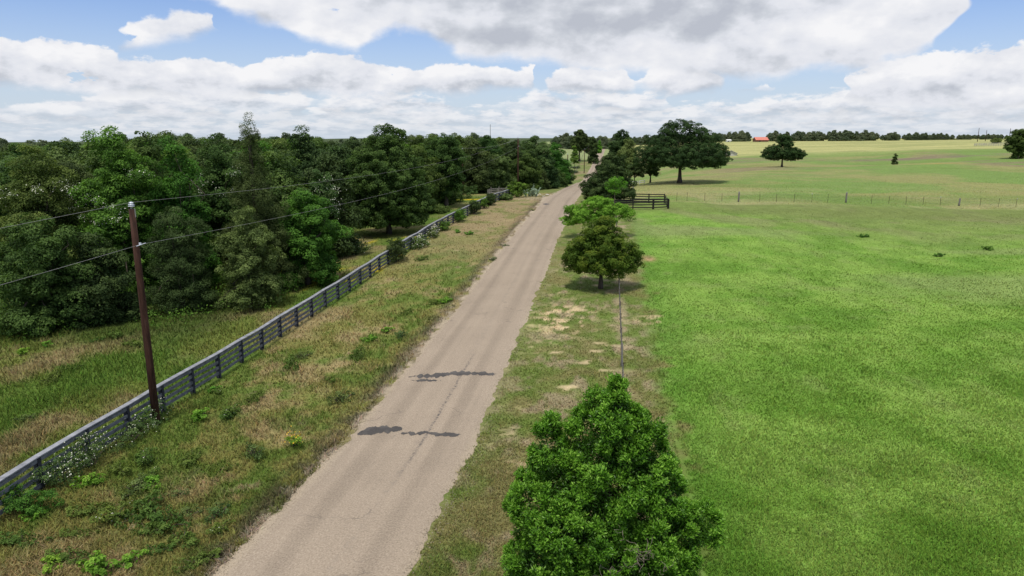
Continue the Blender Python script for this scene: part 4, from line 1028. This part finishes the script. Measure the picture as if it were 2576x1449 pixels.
# ------------------------------------------------------------------ plank fence on the left
def fence_top(u, v, h):
    r = ray(u, v); lo, hi = 8.0, 220.0
    for _ in range(40):
        m_ = (lo + hi) / 2; x = r[0] / r[1] * m_
        if CAM_H + r[2] / r[1] * m_ < g(x, m_) + h: hi = m_
        else: lo = m_
    return r[0] / r[1] * hi, hi
FH = 1.32
fp = [fence_top(u, v, FH) for (u, v) in [(0, 1215), (240, 1075), (430, 950), (572, 862), (735, 770), (908, 668), (1010, 610), (1100, 560), (1175, 518), (1290, 474)]]
fpx = np.array([p[0] for p in fp]); fpy = np.array([p[1] for p in fp])
print('fence', [(round(a, 1), round(c_, 1), round(T(a, c_), 1)) for a, c_ in fp])
cf = np.polyfit(fpy, fpx - xr(fpy), 2)
def fx(y): return float(xr(y) + np.polyval(cf, y))
Y0, Y1 = 12.6, fp[-1][1]
def fence_run(name, label, pts, h, rails, rail_h, mat_r, mat_p, post_w=.14, cap=None, over_=.0, side=1, cat='fence', rail_t=.04, postlean=0):
    """pts: post positions (x,y); rails between all of them"""
    e = empty(name, (pts[0][0], pts[0][1], g(*pts[0])), label, cat)
    off = np.array([pts[0][0], pts[0][1], g(*pts[0])])
    def loc(x, y, z): return (x - off[0], y - off[1], z - off[2])
    for i, (x, y) in enumerate(pts):
        j = min(i, len(pts) - 2); a = atan2(pts[j + 1][1] - pts[j][1], pts[j + 1][0] - pts[j][0])
        mb = MB(); z = g(x, y); mb.box(loc(x, y, z + (h + over_) / 2 - .15), (post_w, post_w, h + over_ + .3), a + random.uniform(-.05, .05), random.uniform(-.012, .012))
        # batten covering the board ends
        nxv, nyv = side * sin(a), -side * cos(a)
        mb.box(loc(x + nxv * (post_w / 2 + rail_t + .014), y + nyv * (post_w / 2 + rail_t + .014), z + h / 2), (post_w * .95, .024, h * .98), a)
        mb.build('post', mat_p, e)
    for k, hz_ in enumerate(rails):
        mb = MB()
        for i in range(len(pts) - 1):
            (xa, ya), (xb, yb) = pts[i], pts[i + 1]; a = atan2(yb - ya, xb - xa)
            nxv, nyv = side * sin(a) * (post_w / 2 + rail_t / 2), -side * cos(a) * (post_w / 2 + rail_t / 2)
            dz = random.uniform(-.022, .022); dz0 = random.uniform(-.022, .022)
            mb.beam(loc(xa + nxv, ya + nyv, g(xa, ya) + hz_ + dz0), loc(xb + nxv - .01 * cos(a), yb + nyv - .01 * sin(a), g(xb, yb) + hz_ + dz), rail_t, rail_h)
        mb.build('rail', mat_r, e)
    if cap:
        mb = MB()
        for i in range(len(pts) - 1):
            (xa, ya), (xb, yb) = pts[i], pts[i + 1]; a = atan2(yb - ya, xb - xa)
            sx, sy = side * sin(a) * .04, -side * cos(a) * .04
            mb.beam(loc(xa + sx, ya + sy, g(xa, ya) + h + .022), loc(xb + sx - .012 * cos(a), yb + sy - .012 * sin(a), g(xb, yb) + h + .022), .24, .04)
        mb.build('cap_board', cap, e)
    return e
pp = []; y = Y0
while y < Y1 - .5: pp.append((fx(y), y)); y += 2.42
pp.append((fx(Y1), Y1))
fence_run('plank_fence', 'long dark weathered four board fence running beside the left verge', pp, FH, [.30, .60, .90, 1.20], .145, M['fence'], M['post'], cap=M['cap'])
# grey plank gate wings at its far end
ex, ey = pp[-1]
wing = [(ex - 4.5 + .2, ey + .2)] + [(ex - 4.5 + .2 + i * 1.55, ey + .2 + .0 * i) for i in range(1, 3)] + [(ex - .25, ey + .35)]
fence_run('plank_fence', 'short weathered grey board fence turning left at the end of the long fence', wing, 1.15, [.35, .68, 1.02], .13, M['grey_wood'], M['grey_wood'], .13)
wing2 = [(ex - 4.1 + i * 1.45, ey + 4.2 - .15 * i) for i in range(4)]
fence_run('plank_fence', 'second weathered grey board fence with tall posts behind the gate opening', wing2, 1.2, [.45, .85, 1.15], .13, M['grey_wood'], M['grey_wood'], .14, over_=.3)
wing3 = [(ex - 4.6, ey + .6), (ex - 4.5, ey + 2.2), (ex - 4.35, ey + 4.0)]
fence_run('plank_fence', 'little grey board fence closing the left end between the two grey runs', wing3, 1.15, [.40, .98], .12, M['grey_wood'], M['grey_wood'], .12)

# black board fences at the right
def at_ground(u, v): return hit(u, v)
fa = [at_ground(u, v) for (u, v) in [(1545, 527.5), (1592, 526.8), (1642.5, 526.5), (1680, 525)]]
ra = [at_ground(u, v) for (u, v) in [(1545, 508.5), (1592, 510), (1632, 511), (1671, 511.5)]]
fence_run('black_fence', 'near run of the black four board fence right of the thicket', fa, 1.45, [.28, .66, 1.03, 1.40], .15, M['black'], M['black'], .17, side=1, over_=.04)
fence_run('black_fence', 'rear run of the black four board fence with the gate gap beside it', ra, 1.45, [.28, .66, 1.03, 1.40], .15, M['black'], M['black'], .17, side=1, over_=.04)
fence_run('black_gate', 'black board gate closing the right end between the two black fence runs', [(fa[-1][0] + .15, fa[-1][1] + .35), ((fa[-1][0] + ra[-1][0]) / 2 + .1, (fa[-1][1] + ra[-1][1]) / 2), (ra[-1][0] + .1, ra[-1][1] - .35)], 1.3, [.3, .65, 1.0], .11, M['grey_wood'], M['black'], .1, cat='gate')

# wire fences
def t_post(x, y, label, group, h=1.35, white_top=False, rz=0, lean=0.0):
    e = empty('steel_post', (x, y, g(x, y)), label, 'fence post', group, rz)
    mb = MB(); mb.box((0, 0, h / 2 - .15), (.055, .012, h + .3), 0, lean); mb.box((0, -.018, h / 2 - .15), (.012, .03, h + .3), 0, lean)
    k = h - .2
    while k > .2: mb.box((lean * k, .012, k), (.03, .014, .02)); k -= .12
    mb.build('shaft', M['steel'], e)
    if white_top:
        mb = MB(); mb.box((lean * h * .9, 0, h - .02), (.07, .05, .18)); mb.build('painted_tip', M['white'], e)
    return e
def w_post(x, y, label, h=1.55, r=.12, group=None, lean=0.0):
    mb = MB(); mb.tube([(0, 0, -.3), (lean * .3, 0, h * .4), (lean * .7, 0, h * .85), (lean, 0, h)], [r * 1.08, r, r * .96, r * .8], 9)
    o = mb.build('wooden_post', M['grey_wood'], None, True); o.location = (x, y, g(x, y))
    return tag(o, label, 'fence post', group)
def wire_strands(name, label, pts, hs, rad=.006):
    mb = MB(); off = (pts[0][0], pts[0][1], g(*pts[0]))
    for h in hs:
        P = [(x - off[0], y - off[1], g(x, y) + h - off[2]) for x, y in pts]
        mb.tube(P, rad, 4, False)
    o = mb.build(name, M['fwire'], None); o.location = off
    return tag(o, label, 'wire')
line = []
u0 = [(1690, 507, 'w'), (1704, 507, 't'), (1747, 508, 't')]
us = [2600 + c * .4814 for c in (88, 221)]
ul = []
for cx_, kd in [(-130, 't'), (-50, 't'), (88, 't'), (221, 't'), (352, 'w'), (516, 't'), (646, 't'), (784, 't'), (922, 'tw'), (1046, 't'), (1188, 'w'), (1386, 't'), (1522, 't'), (1654, 't'), (1788, 't'), (1921, 'tw'), (2068, 'w'), (2232, 't'), (2376, 't'), (2512, 'tw')]:
    u = (2600 + cx_ * .4814) * .67083; v = np.interp(cx_, [0, 352, 1000, 1188, 1386, 2576], [736, 742, 745, 748, 757, 786]) * .4814 * .67083 + 268.3
    ul.append((u, v, kd))
k = 0; wn_ = ['near the black fence', 'midway along the pasture fence', 'towards the right end of the pasture fence']
for (u, v, kd) in ul:
    x, y = hit(u, v); line.append((x, y))
    if kd == 'w': w_post(x, y, 'thick weathered grey wooden post ' + wn_[k], 1.75 if k < 2 else 1.3, .14, None, .06 * (k == 2)); k += 1
    else: t_post(x, y, 'white tipped steel post of the pasture wire fence' if kd == 'tw' else 'plain rusty steel post of the pasture wire fence', 'white tipped posts of the pasture fence' if kd == 'tw' else 'steel posts of the pasture wire fence', 1.42, kd == 'tw', 0, random.uniform(-.03, .03))
wire_strands('fence_wires', 'thin wires strung along the pasture fence', line, [.3, .55, .8, 1.05, 1.28], .007)
fl = []
for i, f_ in enumerate(np.linspace(0, 1, 13)):
    x, y = hit(1434 + f_ ** .8 * 34, 457 - f_ * 68); fl.append((x, y))
fl.sort(key=lambda p: p[1])
for i, (x, y) in enumerate(fl):
    w_post(x, y, 'dark wooden post of the wire fence on the far left verge', 1.5, .09, 'posts of the far left verge fence')
wire_strands('fence_wires', 'thin wires of the fence along the far left verge', fl, [.4, .8, 1.2], .01)
# fence running along the right side strip
sl = []
y = 30.5
k = 0
while y < 96:
    x = xr(y) + 9.05; sl.append((x, y)); y += 3.0
for i, (x, y) in enumerate(sl):
    if i in (2, 10): w_post(x, y, 'grey wooden post of the roadside wire fence, ' + ('nearest the foreground tree' if i == 2 else 'behind the round oak'), 1.35, .055)
    elif y < 92: t_post(x, y, 'thin rusty post in the wire fence along the roadside strip', 'steel posts of the roadside wire fence', 1.3, False, pi / 2)
wire_strands('fence_wires', 'thin wires of the roadside fence seen end on', sl, [.35, .7, 1.0, 1.22], .007)
w_post(*hit(1592, 492), 'grey wooden post behind the black fence by the thicket', 1.9, .13)

# ------------------------------------------------------------------ utility poles and lines
def utility_pole(x, y, h, label, lean=0.0, group=None, r=.15):
    e = empty('utility_pole', (x, y, g(x, y)), label, 'utility pole', group)
    mb = MB(); mb.tube([(0, 0, -.5), (lean * .3, 0, h * .35), (lean * .65, 0, h * .7), (lean, 0, h)], [r * 1.12, r, r * .9, r * .78], 14)
    mb.build('shaft', M['pole'], e, True)
    mb = MB(); mb.lathe((lean, 0, h), [(.028, -.25), (.028, .06), (.05, .06), (.05, .1)], 10)
    mb.box((lean + .12, -.0, h - .15), (.03, .05, .35)); mb.build('pin', M['wire'], e)
    mb = MB(); z = h + .09
    mb.lathe((lean, 0, z), [(.05, 0), (.125, .02), (.13, .035), (.07, .06), (.06, .075), (.12, .09), (.12, .105), (.06, .125), (.055, .14), (.095, .152), (.09, .17), (.04, .20), (.0, .21)], 18)
    mb.build('insulator', M['porcelain'], e, True)
    mb = MB(); mb.box((lean * .85 + r + .03, 0, h - 1.42), (.08, .06, .10)); mb.tube([(lean * .85 + r + .07, -.35, h - 1.46), (lean * .85 + r + .07, .35, h - 1.44)], .018, 6); mb.build('clamp', M['porcelain'], e)
    return e, np.array([x + lean, y, g(x, y) + h + .27]), np.array([x + lean * .85 + r + .07, y, g(x, y) + h - 1.44])
px_, py_ = hit(395, 1071)
ph = z_at(526, py_) - g(px_, py_)
print('pole', px_, py_, ph)
e1, t1, n1_ = utility_pole(px_, py_, ph, 'tall dark red brown utility pole nearest the camera, beside the plank fence', .0)
p2x, p2y = xu(1303, 139.5), 139.5
h2 = z_at(349, p2y) - g(p2x, p2y)
e2, t2, n2_ = utility_pole(p2x, p2y, h2, 'second utility pole standing against the wood by the driveway')
gx, gy = xu(1165, 132), 132
hg = z_at(376, gy) - g(gx, gy)
e3, t3, n3_ = utility_pole(gx, gy, hg, 'slim utility pole held by a guy wire behind the slim oak', r=.12)
ax_, ay_ = hit(1246, 480)
mb = MB(); A = np.array([gx, gy, g(gx, gy) + hg - .5]); B_ = np.array([ax_, ay_, g(ax_, ay_)]); 
mb.tube([A, B_], .012, 5, False)
go = empty('guy_wire', tuple(B_), 'taut guy wire with a yellow guard running down to the grey gate fence', 'guy wire')
gm = mb.build('strand', M['wire'], go); gm.location = tuple(-B_)
mb = MB(); mb.tube([(A - B_) * .02, (A - B_) * .24], .045, 8); mb.build('guard', M['yellow'], go)
fps = []
for (u, y, vt, lb) in [(1426.5, 228, 389, 'utility pole rising from the dark tree at the end of the wood'), (1468, 330, 352, 'utility pole beside the bend of the far fence'), (1478, 420, 352, 'thin far utility pole right of the rounded field oak'), (1489, 500, 350, 'farthest utility pole left of the road')]:
    x = xu(u, y); h_ = z_at(vt, y) - g(x, y); e_, tt_, nn_ = utility_pole(x, y, min(h_, 11), lb, r=.17); fps.append((tt_, nn_))
for (u, vb, vt, y, lb) in [(2438.5, 349, 322, 600, 'leftmost of the three tall poles on the right hand rise'), (2458, 349, 327, 620, 'middle and shorter of the three poles on the right hand rise'), (2516, 349, 323, 600, 'pole on the rise just left of the upright oak')]:
    x = xu(u, y); h_ = z_at(vt, y) - g(x, y); mb = MB(); mb.tube([(0, 0, -.5), (0, 0, h_ * .5), (0, 0, h_)], [.26, .22, .18], 8)
    o = mb.build('utility_pole', M['grey_wood'] if False else M['pole'], None, True); o.location = (x, y, g(x, y)); tag(o, lb, 'utility pole')
mb = MB(); xm, ym = xu(1234.5, 1500), 1500
hm = z_at(313, ym) - g(xm, ym)
mb.tube([(0, 0, 0), (0, 0, hm)], [.55, .45], 4); o = mb.build('radio_mast', M['fwire'], None); o.location = (xm, ym, g(xm, ym)); tag(o, 'thin grey radio mast on the horizon above the wood', 'mast')
def span(a, c_, sag, n=26):
    return [a * (1 - t) + c_ * t - np.array([0, 0, sag * 4 * t * (1 - t)]) for t in np.linspace(0, 1, n)]
dirp = (t2 - t1); dirp[2] = 0
back = -dirp / np.linalg.norm(dirp) * 95
for nm_, a0, a1, nxt, lb in (('power_line', t1, t2, [q_[0] for q_ in fps], 'upper power line over the pole tops along the road'), ('power_line', n1_, n2_, [q_[1] for q_ in fps], 'lower power line clamped below the pole tops along the road')):
    bp = a0 + back + np.array([0, 0, .3]); P = span(bp, a0, 1.15, 60)[:-1] + span(a0, a1, 1.35, 60)
    prev = a1
    for q_ in nxt: P += span(prev, q_, .9)[1:]; prev = q_
    mb = MB(); mb.tube([p - a0 for p in P], .0065, 6, False); o = mb.build(nm_, M['wire'], None, True); o.location = tuple(a0); tag(o, lb, 'power line')
mb = MB(); P = span(t3, t2 + np.array([0, 0, -.3]), .6); mb.tube([p - P[0] for p in P], .012, 5, False); o = mb.build('power_line', M['wire'], None); o.location = tuple(P[0]); tag(o, 'short power line between the guyed pole and the second pole', 'power line')

# ------------------------------------------------------------------ small buildings and things far off
def house(name, u, y, w, d, hw_, hr, rz, mr, mw, label, z=None):
    x = xu(u, y); e = empty(name, (x, y, g(x, y)), label, 'building', None, rz)
    mb = MB(); mb.box((0, 0, hw_ / 2), (w, d, hw_)); 
    mb.add([(-w / 2, -d / 2, hw_), (-w / 2, d / 2, hw_), (-w / 2, 0, hw_ + hr - .1)], [(0, 1, 2)]); mb.add([(w / 2, -d / 2, hw_), (w / 2, d / 2, hw_), (w / 2, 0, hw_ + hr - .1)], [(0, 2, 1)])
    mb.build('wall', mw, e)
    mb = MB(); o_ = .6
    for s_ in (-1, 1):
        a_ = (-w / 2 - o_, s_ * (d / 2 + o_), hw_ - .25); b_ = (w / 2 + o_, s_ * (d / 2 + o_), hw_ - .25); c2 = (w / 2 + o_, 0, hw_ + hr); d2 = (-w / 2 - o_, 0, hw_ + hr)
        up_ = .12; mb.hexa([a_, b_, c2, d2] + [(p[0], p[1], p[2] + up_) for p in (a_, b_, c2, d2)])
        k_ = -w / 2
        while k_ < w / 2: 
            mb.beam((k_, s_ * (d / 2 + o_), hw_ - .25 + .14), (k_, 0.02 * s_, hw_ + hr + .14), .06, .05); k_ += 1.2
    mb.build('roof', mr, e)
    mb = MB(); mb.box((-w * .2, -d / 2 - .03, hw_ * .42), (w * .16, .06, hw_ * .8)); mb.build('door', M['dark'], e)
    for k_ in (.1, .32): 
        mb = MB(); mb.box((w * k_, -d / 2 - .03, hw_ * .55), (w * .08, .06, hw_ * .3)); mb.build('window', M['dark'], e)
    return e
house('barn', 1902, 800, 13.5, 12, 2.2, 3.0, 0, M['redroof'], M['barnwall'], 'long low barn with a bright red roof in front of the far trees')
house('shed', 1823, 815, 4.6, 4, 1.9, .9, .15, M['white'], M['white'], 'tiny white shed by the far tree line behind the great oak')
house('shed', 1831.5, 400, 5.5, 6.5, 1.3, 1.5, pi / 2 - .3, M['shedroof'], M['shedwall'], 'low grey shed with a pale gable just right of the great oak')
# wagon wheel in the pasture
x, y = hit(1658, 441)
e = empty('wagon_wheel', (x, y, g(x, y)), 'rusty spoked wagon wheel standing in the pasture left of the great oak', 'wheel')
mb = MB(); rr = .62; mb.tube([(rr * cos(a), 0, rr + rr * sin(a)) for a in np.linspace(0, 2 * pi, 29)], .05, 6, False); mb.build('rim', M['rust'], e)
mb = MB(); mb.tube([(0, -.12, rr), (0, .12, rr)], .1, 10); mb.build('hub', M['rust'], e)
for k in range(10):
    a = 2 * pi * k / 10; mb = MB(); mb.tube([(.08 * cos(a), 0, rr + .08 * sin(a)), (.59 * cos(a), 0, rr + .59 * sin(a))], .028, 5); mb.build('spoke', M['rust'], e)
# white board fence behind the thicket
xa, ya = xu(1583, 186), 186
fence_run('white_fence', 'low white board fence half hidden behind the thicket', [(xa + i * 1.35, ya + .2 * i) for i in range(4)], 1.0, [.4, .85], .16, M['white'], M['white'], .12)
# pale pipe pens far right
e = empty('livestock_pen', (xu(2470, 480), 480, g(xu(2470, 480), 480)), 'pale pipe livestock pen on the far slope left of the upright oak', 'pen')
off = np.array(e.location)
for k in range(3):
    mb = MB(); yy = 474 + 10 * k; P = [(xu(u_, yy), yy) for u_ in np.linspace(2432, 2516, 15)]
    for hh in (.5, 1.0, 1.5): mb.tube([(a - off[0], c_ - off[1], g(a, c_) + hh - off[2]) for a, c_ in P], .05, 4, False)
    for a, c_ in P: mb.box((a - off[0], c_ - off[1], g(a, c_) + .8 - off[2]), (.1, .1, 1.7))
    mb.build('panel', M['shedroof'], e)
# stony bits where the driveway meets the road
R = np.random.RandomState(9)
for i in range(9):
    x, y = hit(1366 + R.uniform(-14, 16), 491 + R.uniform(-3, 4)); s = R.uniform(.10, .28)
    V_, F_ = [], []
    mb = MB(); mb.lathe((0, 0, -.05), [(.0, -.02), (1.0, .0), (1.1, .25), (.8, .5), (.3, .62), (0, .64)], 7)
    mb.v = [(p[0] * s * R.uniform(.8, 1.25), p[1] * s * R.uniform(.8, 1.2), p[2] * s * 1.0) for p in mb.v]
    o = mb.build('rock', M['rock'], None); o.location = (x, y, g(x, y)); o.rotation_euler = (0, 0, R.uniform(0, 6)); tag(o, 'pale limestone rock where the driveway meets the road', 'rock', 'rocks at the driveway mouth')

# ------------------------------------------------------------------ bushes on the fence, cactus, weeds
def bushlet(name, x, y, w, h, mat, label, seed, dens=6, rc=.2, nl=70, size=.07, flowers=0, fmat='petal', fs=.05, cat='bush', group=None, dirn=0.0, long_=1.0):
    R = np.random.RandomState(seed); e = empty(name, (x, y, g(x, y)), label, cat, group)
    lob = []
    for i in range(6):
        f_ = (i - 2.5) / 5 * w * long_; lob.append((f_ * cos(dirn), f_ * sin(dirn), h * R.uniform(.35, .62), w * .30 * R.uniform(.8, 1.2), w * .28, h * .36))
    lob.append((0, 0, h * .3, w * .4, w * .35, h * .3))
    co_, P0 = crown('foliage', R, lob, M[mat], e, dens=dens, rc=rc, nl=nl, size=size, fill=.15)
    mb = MB()
    for t in P0[:: max(1, len(P0) // 10)]: mb.tube([(t[0] * .15, t[1] * .15, -.05), (t[0] * .5, t[1] * .5, t[2] * .6), tuple(t)], [.022, .014, .006], 4, False)
    mb.build('stem', M['bark'], e)
    if flowers:
        ok = P0[(P0[:, 2] > h * .2)]; k = R.randint(0, len(ok), flowers); P = ok[k] + R.normal(size=(flowers, 3)) * rc * .8 + np.array([0, 0, rc * .35])
        leaves('blossom', P, nrm(R.normal(size=(flowers, 3)) * .5 + np.array([0, -.5, .8])), R.uniform(.6, 1.3, flowers) * fs, .85, np.zeros(flowers), M[fmat], e, R)
    return e
fd = atan2(1, .14)
rose = [(62, 1218, 1.5, 1.1, 900, 'rose bush in white flower against the fence at the left picture edge'), (140, 1172, 1.2, 1.4, 900, 'rose bush in white flower over the second fence post'),
        (250, 1112, 1.8, .8, 420, 'sprawling white flowered rose between the fence posts left of the pole'), (312, 1068, 1.5, 1.0, 420, 'white flowered rose bush on the fence just left of the pole')]
for i, (u, v, w_, h_, nf, lb) in enumerate(rose):
    x, y = hit(u, v); bushlet('rose_bush', fx(y) + .42, y, w_, h_, 'leaf_grey', lb, 400 + i, 7, .16, 48, .055, nf // 6, 'petal', .05, dirn=fd)
x, y = hit(8, 1290); bushlet('bush', fx(y) + .55, y, 1.3, 1.0, 'leaf_green', 'dark green bush at the foot of the fence in the left corner', 410, 8, .18, 90, .06)
def fb(u, w_, h_, mt, lb, sd, fl=0, dx=.5, **kw):
    # a bush on the verge side of the fence at picture column u
    ys_ = np.linspace(13, Y1, 600); us_ = np.array([1288 + F * fx(q_) / (q_ * (cos(PITCH)) + (CAM_H - 1) * sin(PITCH)) for q_ in ys_]); y = float(np.interp(u, us_, ys_))
    return bushlet('bush', fx(y) + dx, y, w_, h_, mt, lb, sd, kw.pop('dens', 4), kw.pop('rc', .25), 70, kw.pop('size', .10), fl, 'petal', .10, dirn=fd, **kw)
fb(985, 2.2, 2.5, 'leaf_dark', 'dark leafy bush swallowing the plank fence midway along', 420)
fb(1040, 2.6, 1.3, 'leaf_grey', 'pale flowering bramble right of the dark fence bush', 421, 240)
fb(1078, 1.6, 1.1, 'leaf_grey', 'smaller pale bramble further along the fence', 422, 120)
fb(1108, 1.4, 1.2, 'leaf_green', 'green shrub poking through the fence rails', 423)
fb(1146, 1.8, 1.6, 'leaf_green', 'mid green rounded shrub on the fence line', 424)
fb(1184, 2.0, 2.1, 'leaf_dark', 'dark cone shaped cedar bush on the fence line', 425, size=.11)
fb(1210, 1.6, 1.5, 'leaf_green', 'light green shrub between two dark fence bushes', 426)
fb(1226, 2.0, 2.0, 'leaf_dark', 'dark rounded bush farthest along the fence', 427, size=.11)
fb(1262, 3.2, 1.0, 'leaf_grey', 'grey green cactus like scrub under the fence end', 428, size=.16)
x, y = xu(1299, 121), 121; bushlet('bush', x, y, 2.3, 3.0, 'leaf_green', 'bright green bush at the end of the plank fence', 430, 2.4, .4, 60, .2)
x, y = xu(1416, 222), 222; bushlet('bush', x, y, 5.0, 4.0, 'leaf_grey', 'rounded pale green bush at the right foot of the wood', 431, 2, .45, 60, .22)
x, y = hit(1170, 500); bushlet('bush', x, y, 3.0, 2.4, 'leaf_grey', 'thin grey green shrub in the yellow grass near the gate', 432, 1.6, .35, 40, .14)
x, y = hit(890, 640); bushlet('bush', x, y, 2.2, 1.5, 'leaf_grey', 'pale green bramble in the grass left of the fence', 433, 4, .25, 50, .1, 120, 'petal', .08)
x, y = hit(1586, 557); bushlet('bush', x, y, 1.0, .6, 'leaf_green', 'low green tuft at the near edge of the bright meadow', 434, 6, .2, 50, .08)
for i, (u, v) in enumerate([(2172, 597), (2484, 629), (2360, 646)]):
    x, y = hit(u, v); bushlet('weed_plant', x, y, .9, .35, 'leaf_green', 'dark green weed tuft standing out in the bright meadow', 440 + i, 6, .16, 60, .08, cat='weed', group='dark weed tufts in the meadow')
for i, (u, v, w_) in enumerate([(1436, 448, 3.6), (1442, 436, 4.2), (1449, 424, 4.0)]):
    x, y = hit(u, v); bushlet('bush', x, y, w_ * .8, 1.3, 'leaf_far', 'pale grey green scrub on the far verge fence, ' + ('nearest', 'middle', 'farthest')[i] + ' of three clumps', 460 + i, 1.6, .5, 50, .3)
# prickly pear
def cactus(x, y, label, seed, n=60, w=2.6, h=1.9):
    R = np.random.RandomState(seed); e = empty('prickly_pear', (x, y, g(x, y)), label, 'cactus')
    P = [(np.array([R.uniform(-w / 2, w / 2) * .7, R.uniform(-.6, .6), .15]), nrm(np.array([R.normal() * .4, R.normal() * .3, 1.0]))) for _ in range(10)]
    for k in range(n):
        j = R.randint(0, len(P)); p, d = P[j]; nd = nrm(d + R.normal(size=3) * .55 + np.array([0, 0, .25])); q_ = p + nd * .30
        if q_[2] < h and abs(q_[0]) < w / 2: P.append((q_, nd))
    mb = MB()
    for p, d in P:
        s_ = nrm(np.cross(d, rdir(R, 1)[0])); t_ = np.cross(d, s_); L_ = .19; Wd_ = .14; ring = []
        vs = []
        for side_ in (-1, 1):
            for kk in range(8):
                a = 2 * pi * kk / 8; vs.append(tuple(p + d * L_ * cos(a) + s_ * Wd_ * sin(a) * (1 - .25 * -cos(a)) + t_ * .012 * side_))
        vs += [tuple(p + t_ * .035), tuple(p - t_ * .035)]
        fs = [(kk, (kk + 1) % 8, 8 + (kk + 1) % 8, 8 + kk) for kk in range(8)] + [(8 + kk, 8 + (kk + 1) % 8, 16) for kk in range(8)] + [((kk + 1) % 8, kk, 17) for kk in range(8)]
        mb.add(vs, fs)
    mb.build('pads', M['cactus'], e); return e
x, y = xu(1338, 123), 123; cactus(x, y, 'big grey green prickly pear clump by the driveway', 3, 150, 3.4, 2.3)
# weeds on the verge: a few kinds copied
def weed(kind, mat, fmat, nf, seed, w, h, size):
    return bushlet(kind, 0, 0, w, h, mat, None, seed, 10, .13, 34, size, nf, fmat, .055, cat='weed')
wk = [weed('weed_plant', 'leaf_bright', None, 0, 451, .75, .38, .10), weed('weed_plant', 'leaf_weed', None, 0, 452, .9, .45, .08), weed('weed_plant', 'leaf_weed', 'petal', 12, 453, .8, .42, .085), weed('weed_plant', 'leaf_grey', None, 0, 454, .8, .4, .06), weed('flowering_plant', 'leaf_bright', 'petal_y', 60, 455, .5, .55, .07)]
for w_ in wk: w_.location = (0, 0, 0)
wu = [False] * 5
wlab = ['bright leafy green weed on the brown verge', 'mid green bushy weed on the verge', 'green weed dotted with white flowers on the verge', 'greyish feathery weed on the verge', 'yellow flowering plant near the road edge']
wgr = ['bright weeds on the verge', 'bushy green weeds on the verge', 'white flowered weeds on the verge', 'grey weeds on the verge', 'yellow flowers on the verge']
spots = [(0, 540, 985), (2, 545, 990), (0, 505, 1055), (2, 585, 1042), (2, 575, 1050), (0, 930, 858), (0, 975, 835), (1, 735, 925), (3, 760, 900), (2, 365, 1165), (2, 375, 1210), (0, 378, 1225), (0, 225, 1220), (1, 240, 1290), (1, 200, 1350), (0, 130, 1430), (1, 180, 1410), (0, 250, 1435), (1, 350, 1300), (1, 370, 1340), (2, 290, 1310), (1, 420, 1320), (1, 460, 1365), (3, 550, 1300), (2, 555, 1340), (4, 745, 1120), (4, 742, 1126), (3, 640, 1150), (1, 395, 1390), (0, 330, 1420), (1, 60, 1370), (3, 440, 1250), (1, 300, 1190), (0, 330, 1090), (1, 640, 1010), (3, 860, 1010), (1, 1020, 790), (1, 1100, 765), (0, 1120, 760), (1, 900, 900), (3, 1010, 850), (1, 830, 960), (1, 480, 1160), (3, 340, 1240), (1, 560, 1180), (0, 90, 1300), (1, 500, 1420), (3, 470, 1300), (0, 1150, 585), (1, 1060, 655), (0, 1180, 590), (3, 1240, 655), (3, 1270, 620), (3, 1340, 530), (1, 130, 960), (1, 180, 930), (0, 60, 890), (0, 120, 870), (1, 240, 860), (1, 290, 850), (3, 60, 1060), (1, 330, 870)]
R = np.random.RandomState(19)
for (k, u, v) in spots:
    x, y = hit(u, v)
    e = wk[k] if not wu[k] else copy_tree(wk[k]); wu[k] = True
    s = R.uniform(.75, 1.3); e.location = (x, y, g(x, y) - .02); e.rotation_euler = (0, 0, R.uniform(0, 6.28)); e.scale = (s, s, s * R.uniform(.8, 1.1))
    sec = ' left of the plank fence' if x < fx(y) else ' in the lower left corner' if v > 1250 else ' around the foot of the nearest pole' if v > 1000 else ' farther up beside the road'
    tag(e, wlab[k].replace(' on the verge', '').replace(' on the brown verge', '') + sec, 'flower' if k == 4 else 'weed', wgr[k].replace(' on the verge', '') + sec)
# undergrowth: low leafy scrub in the shade along the foot of the wood
R = np.random.RandomState(23)
n = 26000
xx = R.uniform(-62, -17, n); yy = R.uniform(40, 60, n); ok = yy > (41.5 + .0 * xx + 6 * ss(xx, -30, -18) + 2 * np.sin(xx * .9))
xx, yy = xx[ok], yy[ok]; zz = hgt(xx, yy) + R.uniform(.0, .9, len(xx)) ** 1.6
o = leaves('undergrowth', np.stack([xx, yy, zz], -1), nrm(R.normal(size=(len(xx), 3)) + np.array([0, -.3, .9])), R.uniform(.12, .26, len(xx)), .5, R.uniform(.1, .7, len(xx)), M['leaf_green'], None, R)
tag(o, 'low leafy scrub along the shaded foot of the wood', 'undergrowth', kind='stuff')
print('objects', len(bpy.data.objects))


# loose gravel along both ragged road edges
R = np.random.RandomState(55); n = 9000
yy = 1 / R.uniform(1 / 75, 1 / 13.5, n); sd = R.choice([-1, 1], n, p=[.65, .35]); tt = sd * (2.70 + R.normal(size=n) * .38); xx = xr(yy) + tt
rr = R.uniform(.007, .020, n) * (1 + yy / 60); zz = hmacro(xx, yy) + .012 + rr * .3
base = np.array([(1, 0, 0), (-.5, .87, 0), (-.5, -.87, 0), (.1, .05, .9)])
V = (np.stack([xx, yy, zz], -1)[:, None] + base[None] * rr[:, None, None] * R.uniform(.7, 1.3, (n, 4, 1))).reshape(-1, 3)
fi = (np.arange(n)[:, None, None] * 4 + np.array([(0, 1, 3), (1, 2, 3), (2, 0, 3)])[None]).reshape(-1)
tag(mesh_np('gravel', V, fi, 3, M['gravel']), 'loose pale gravel scattered along the road edges', 'gravel', kind='stuff')
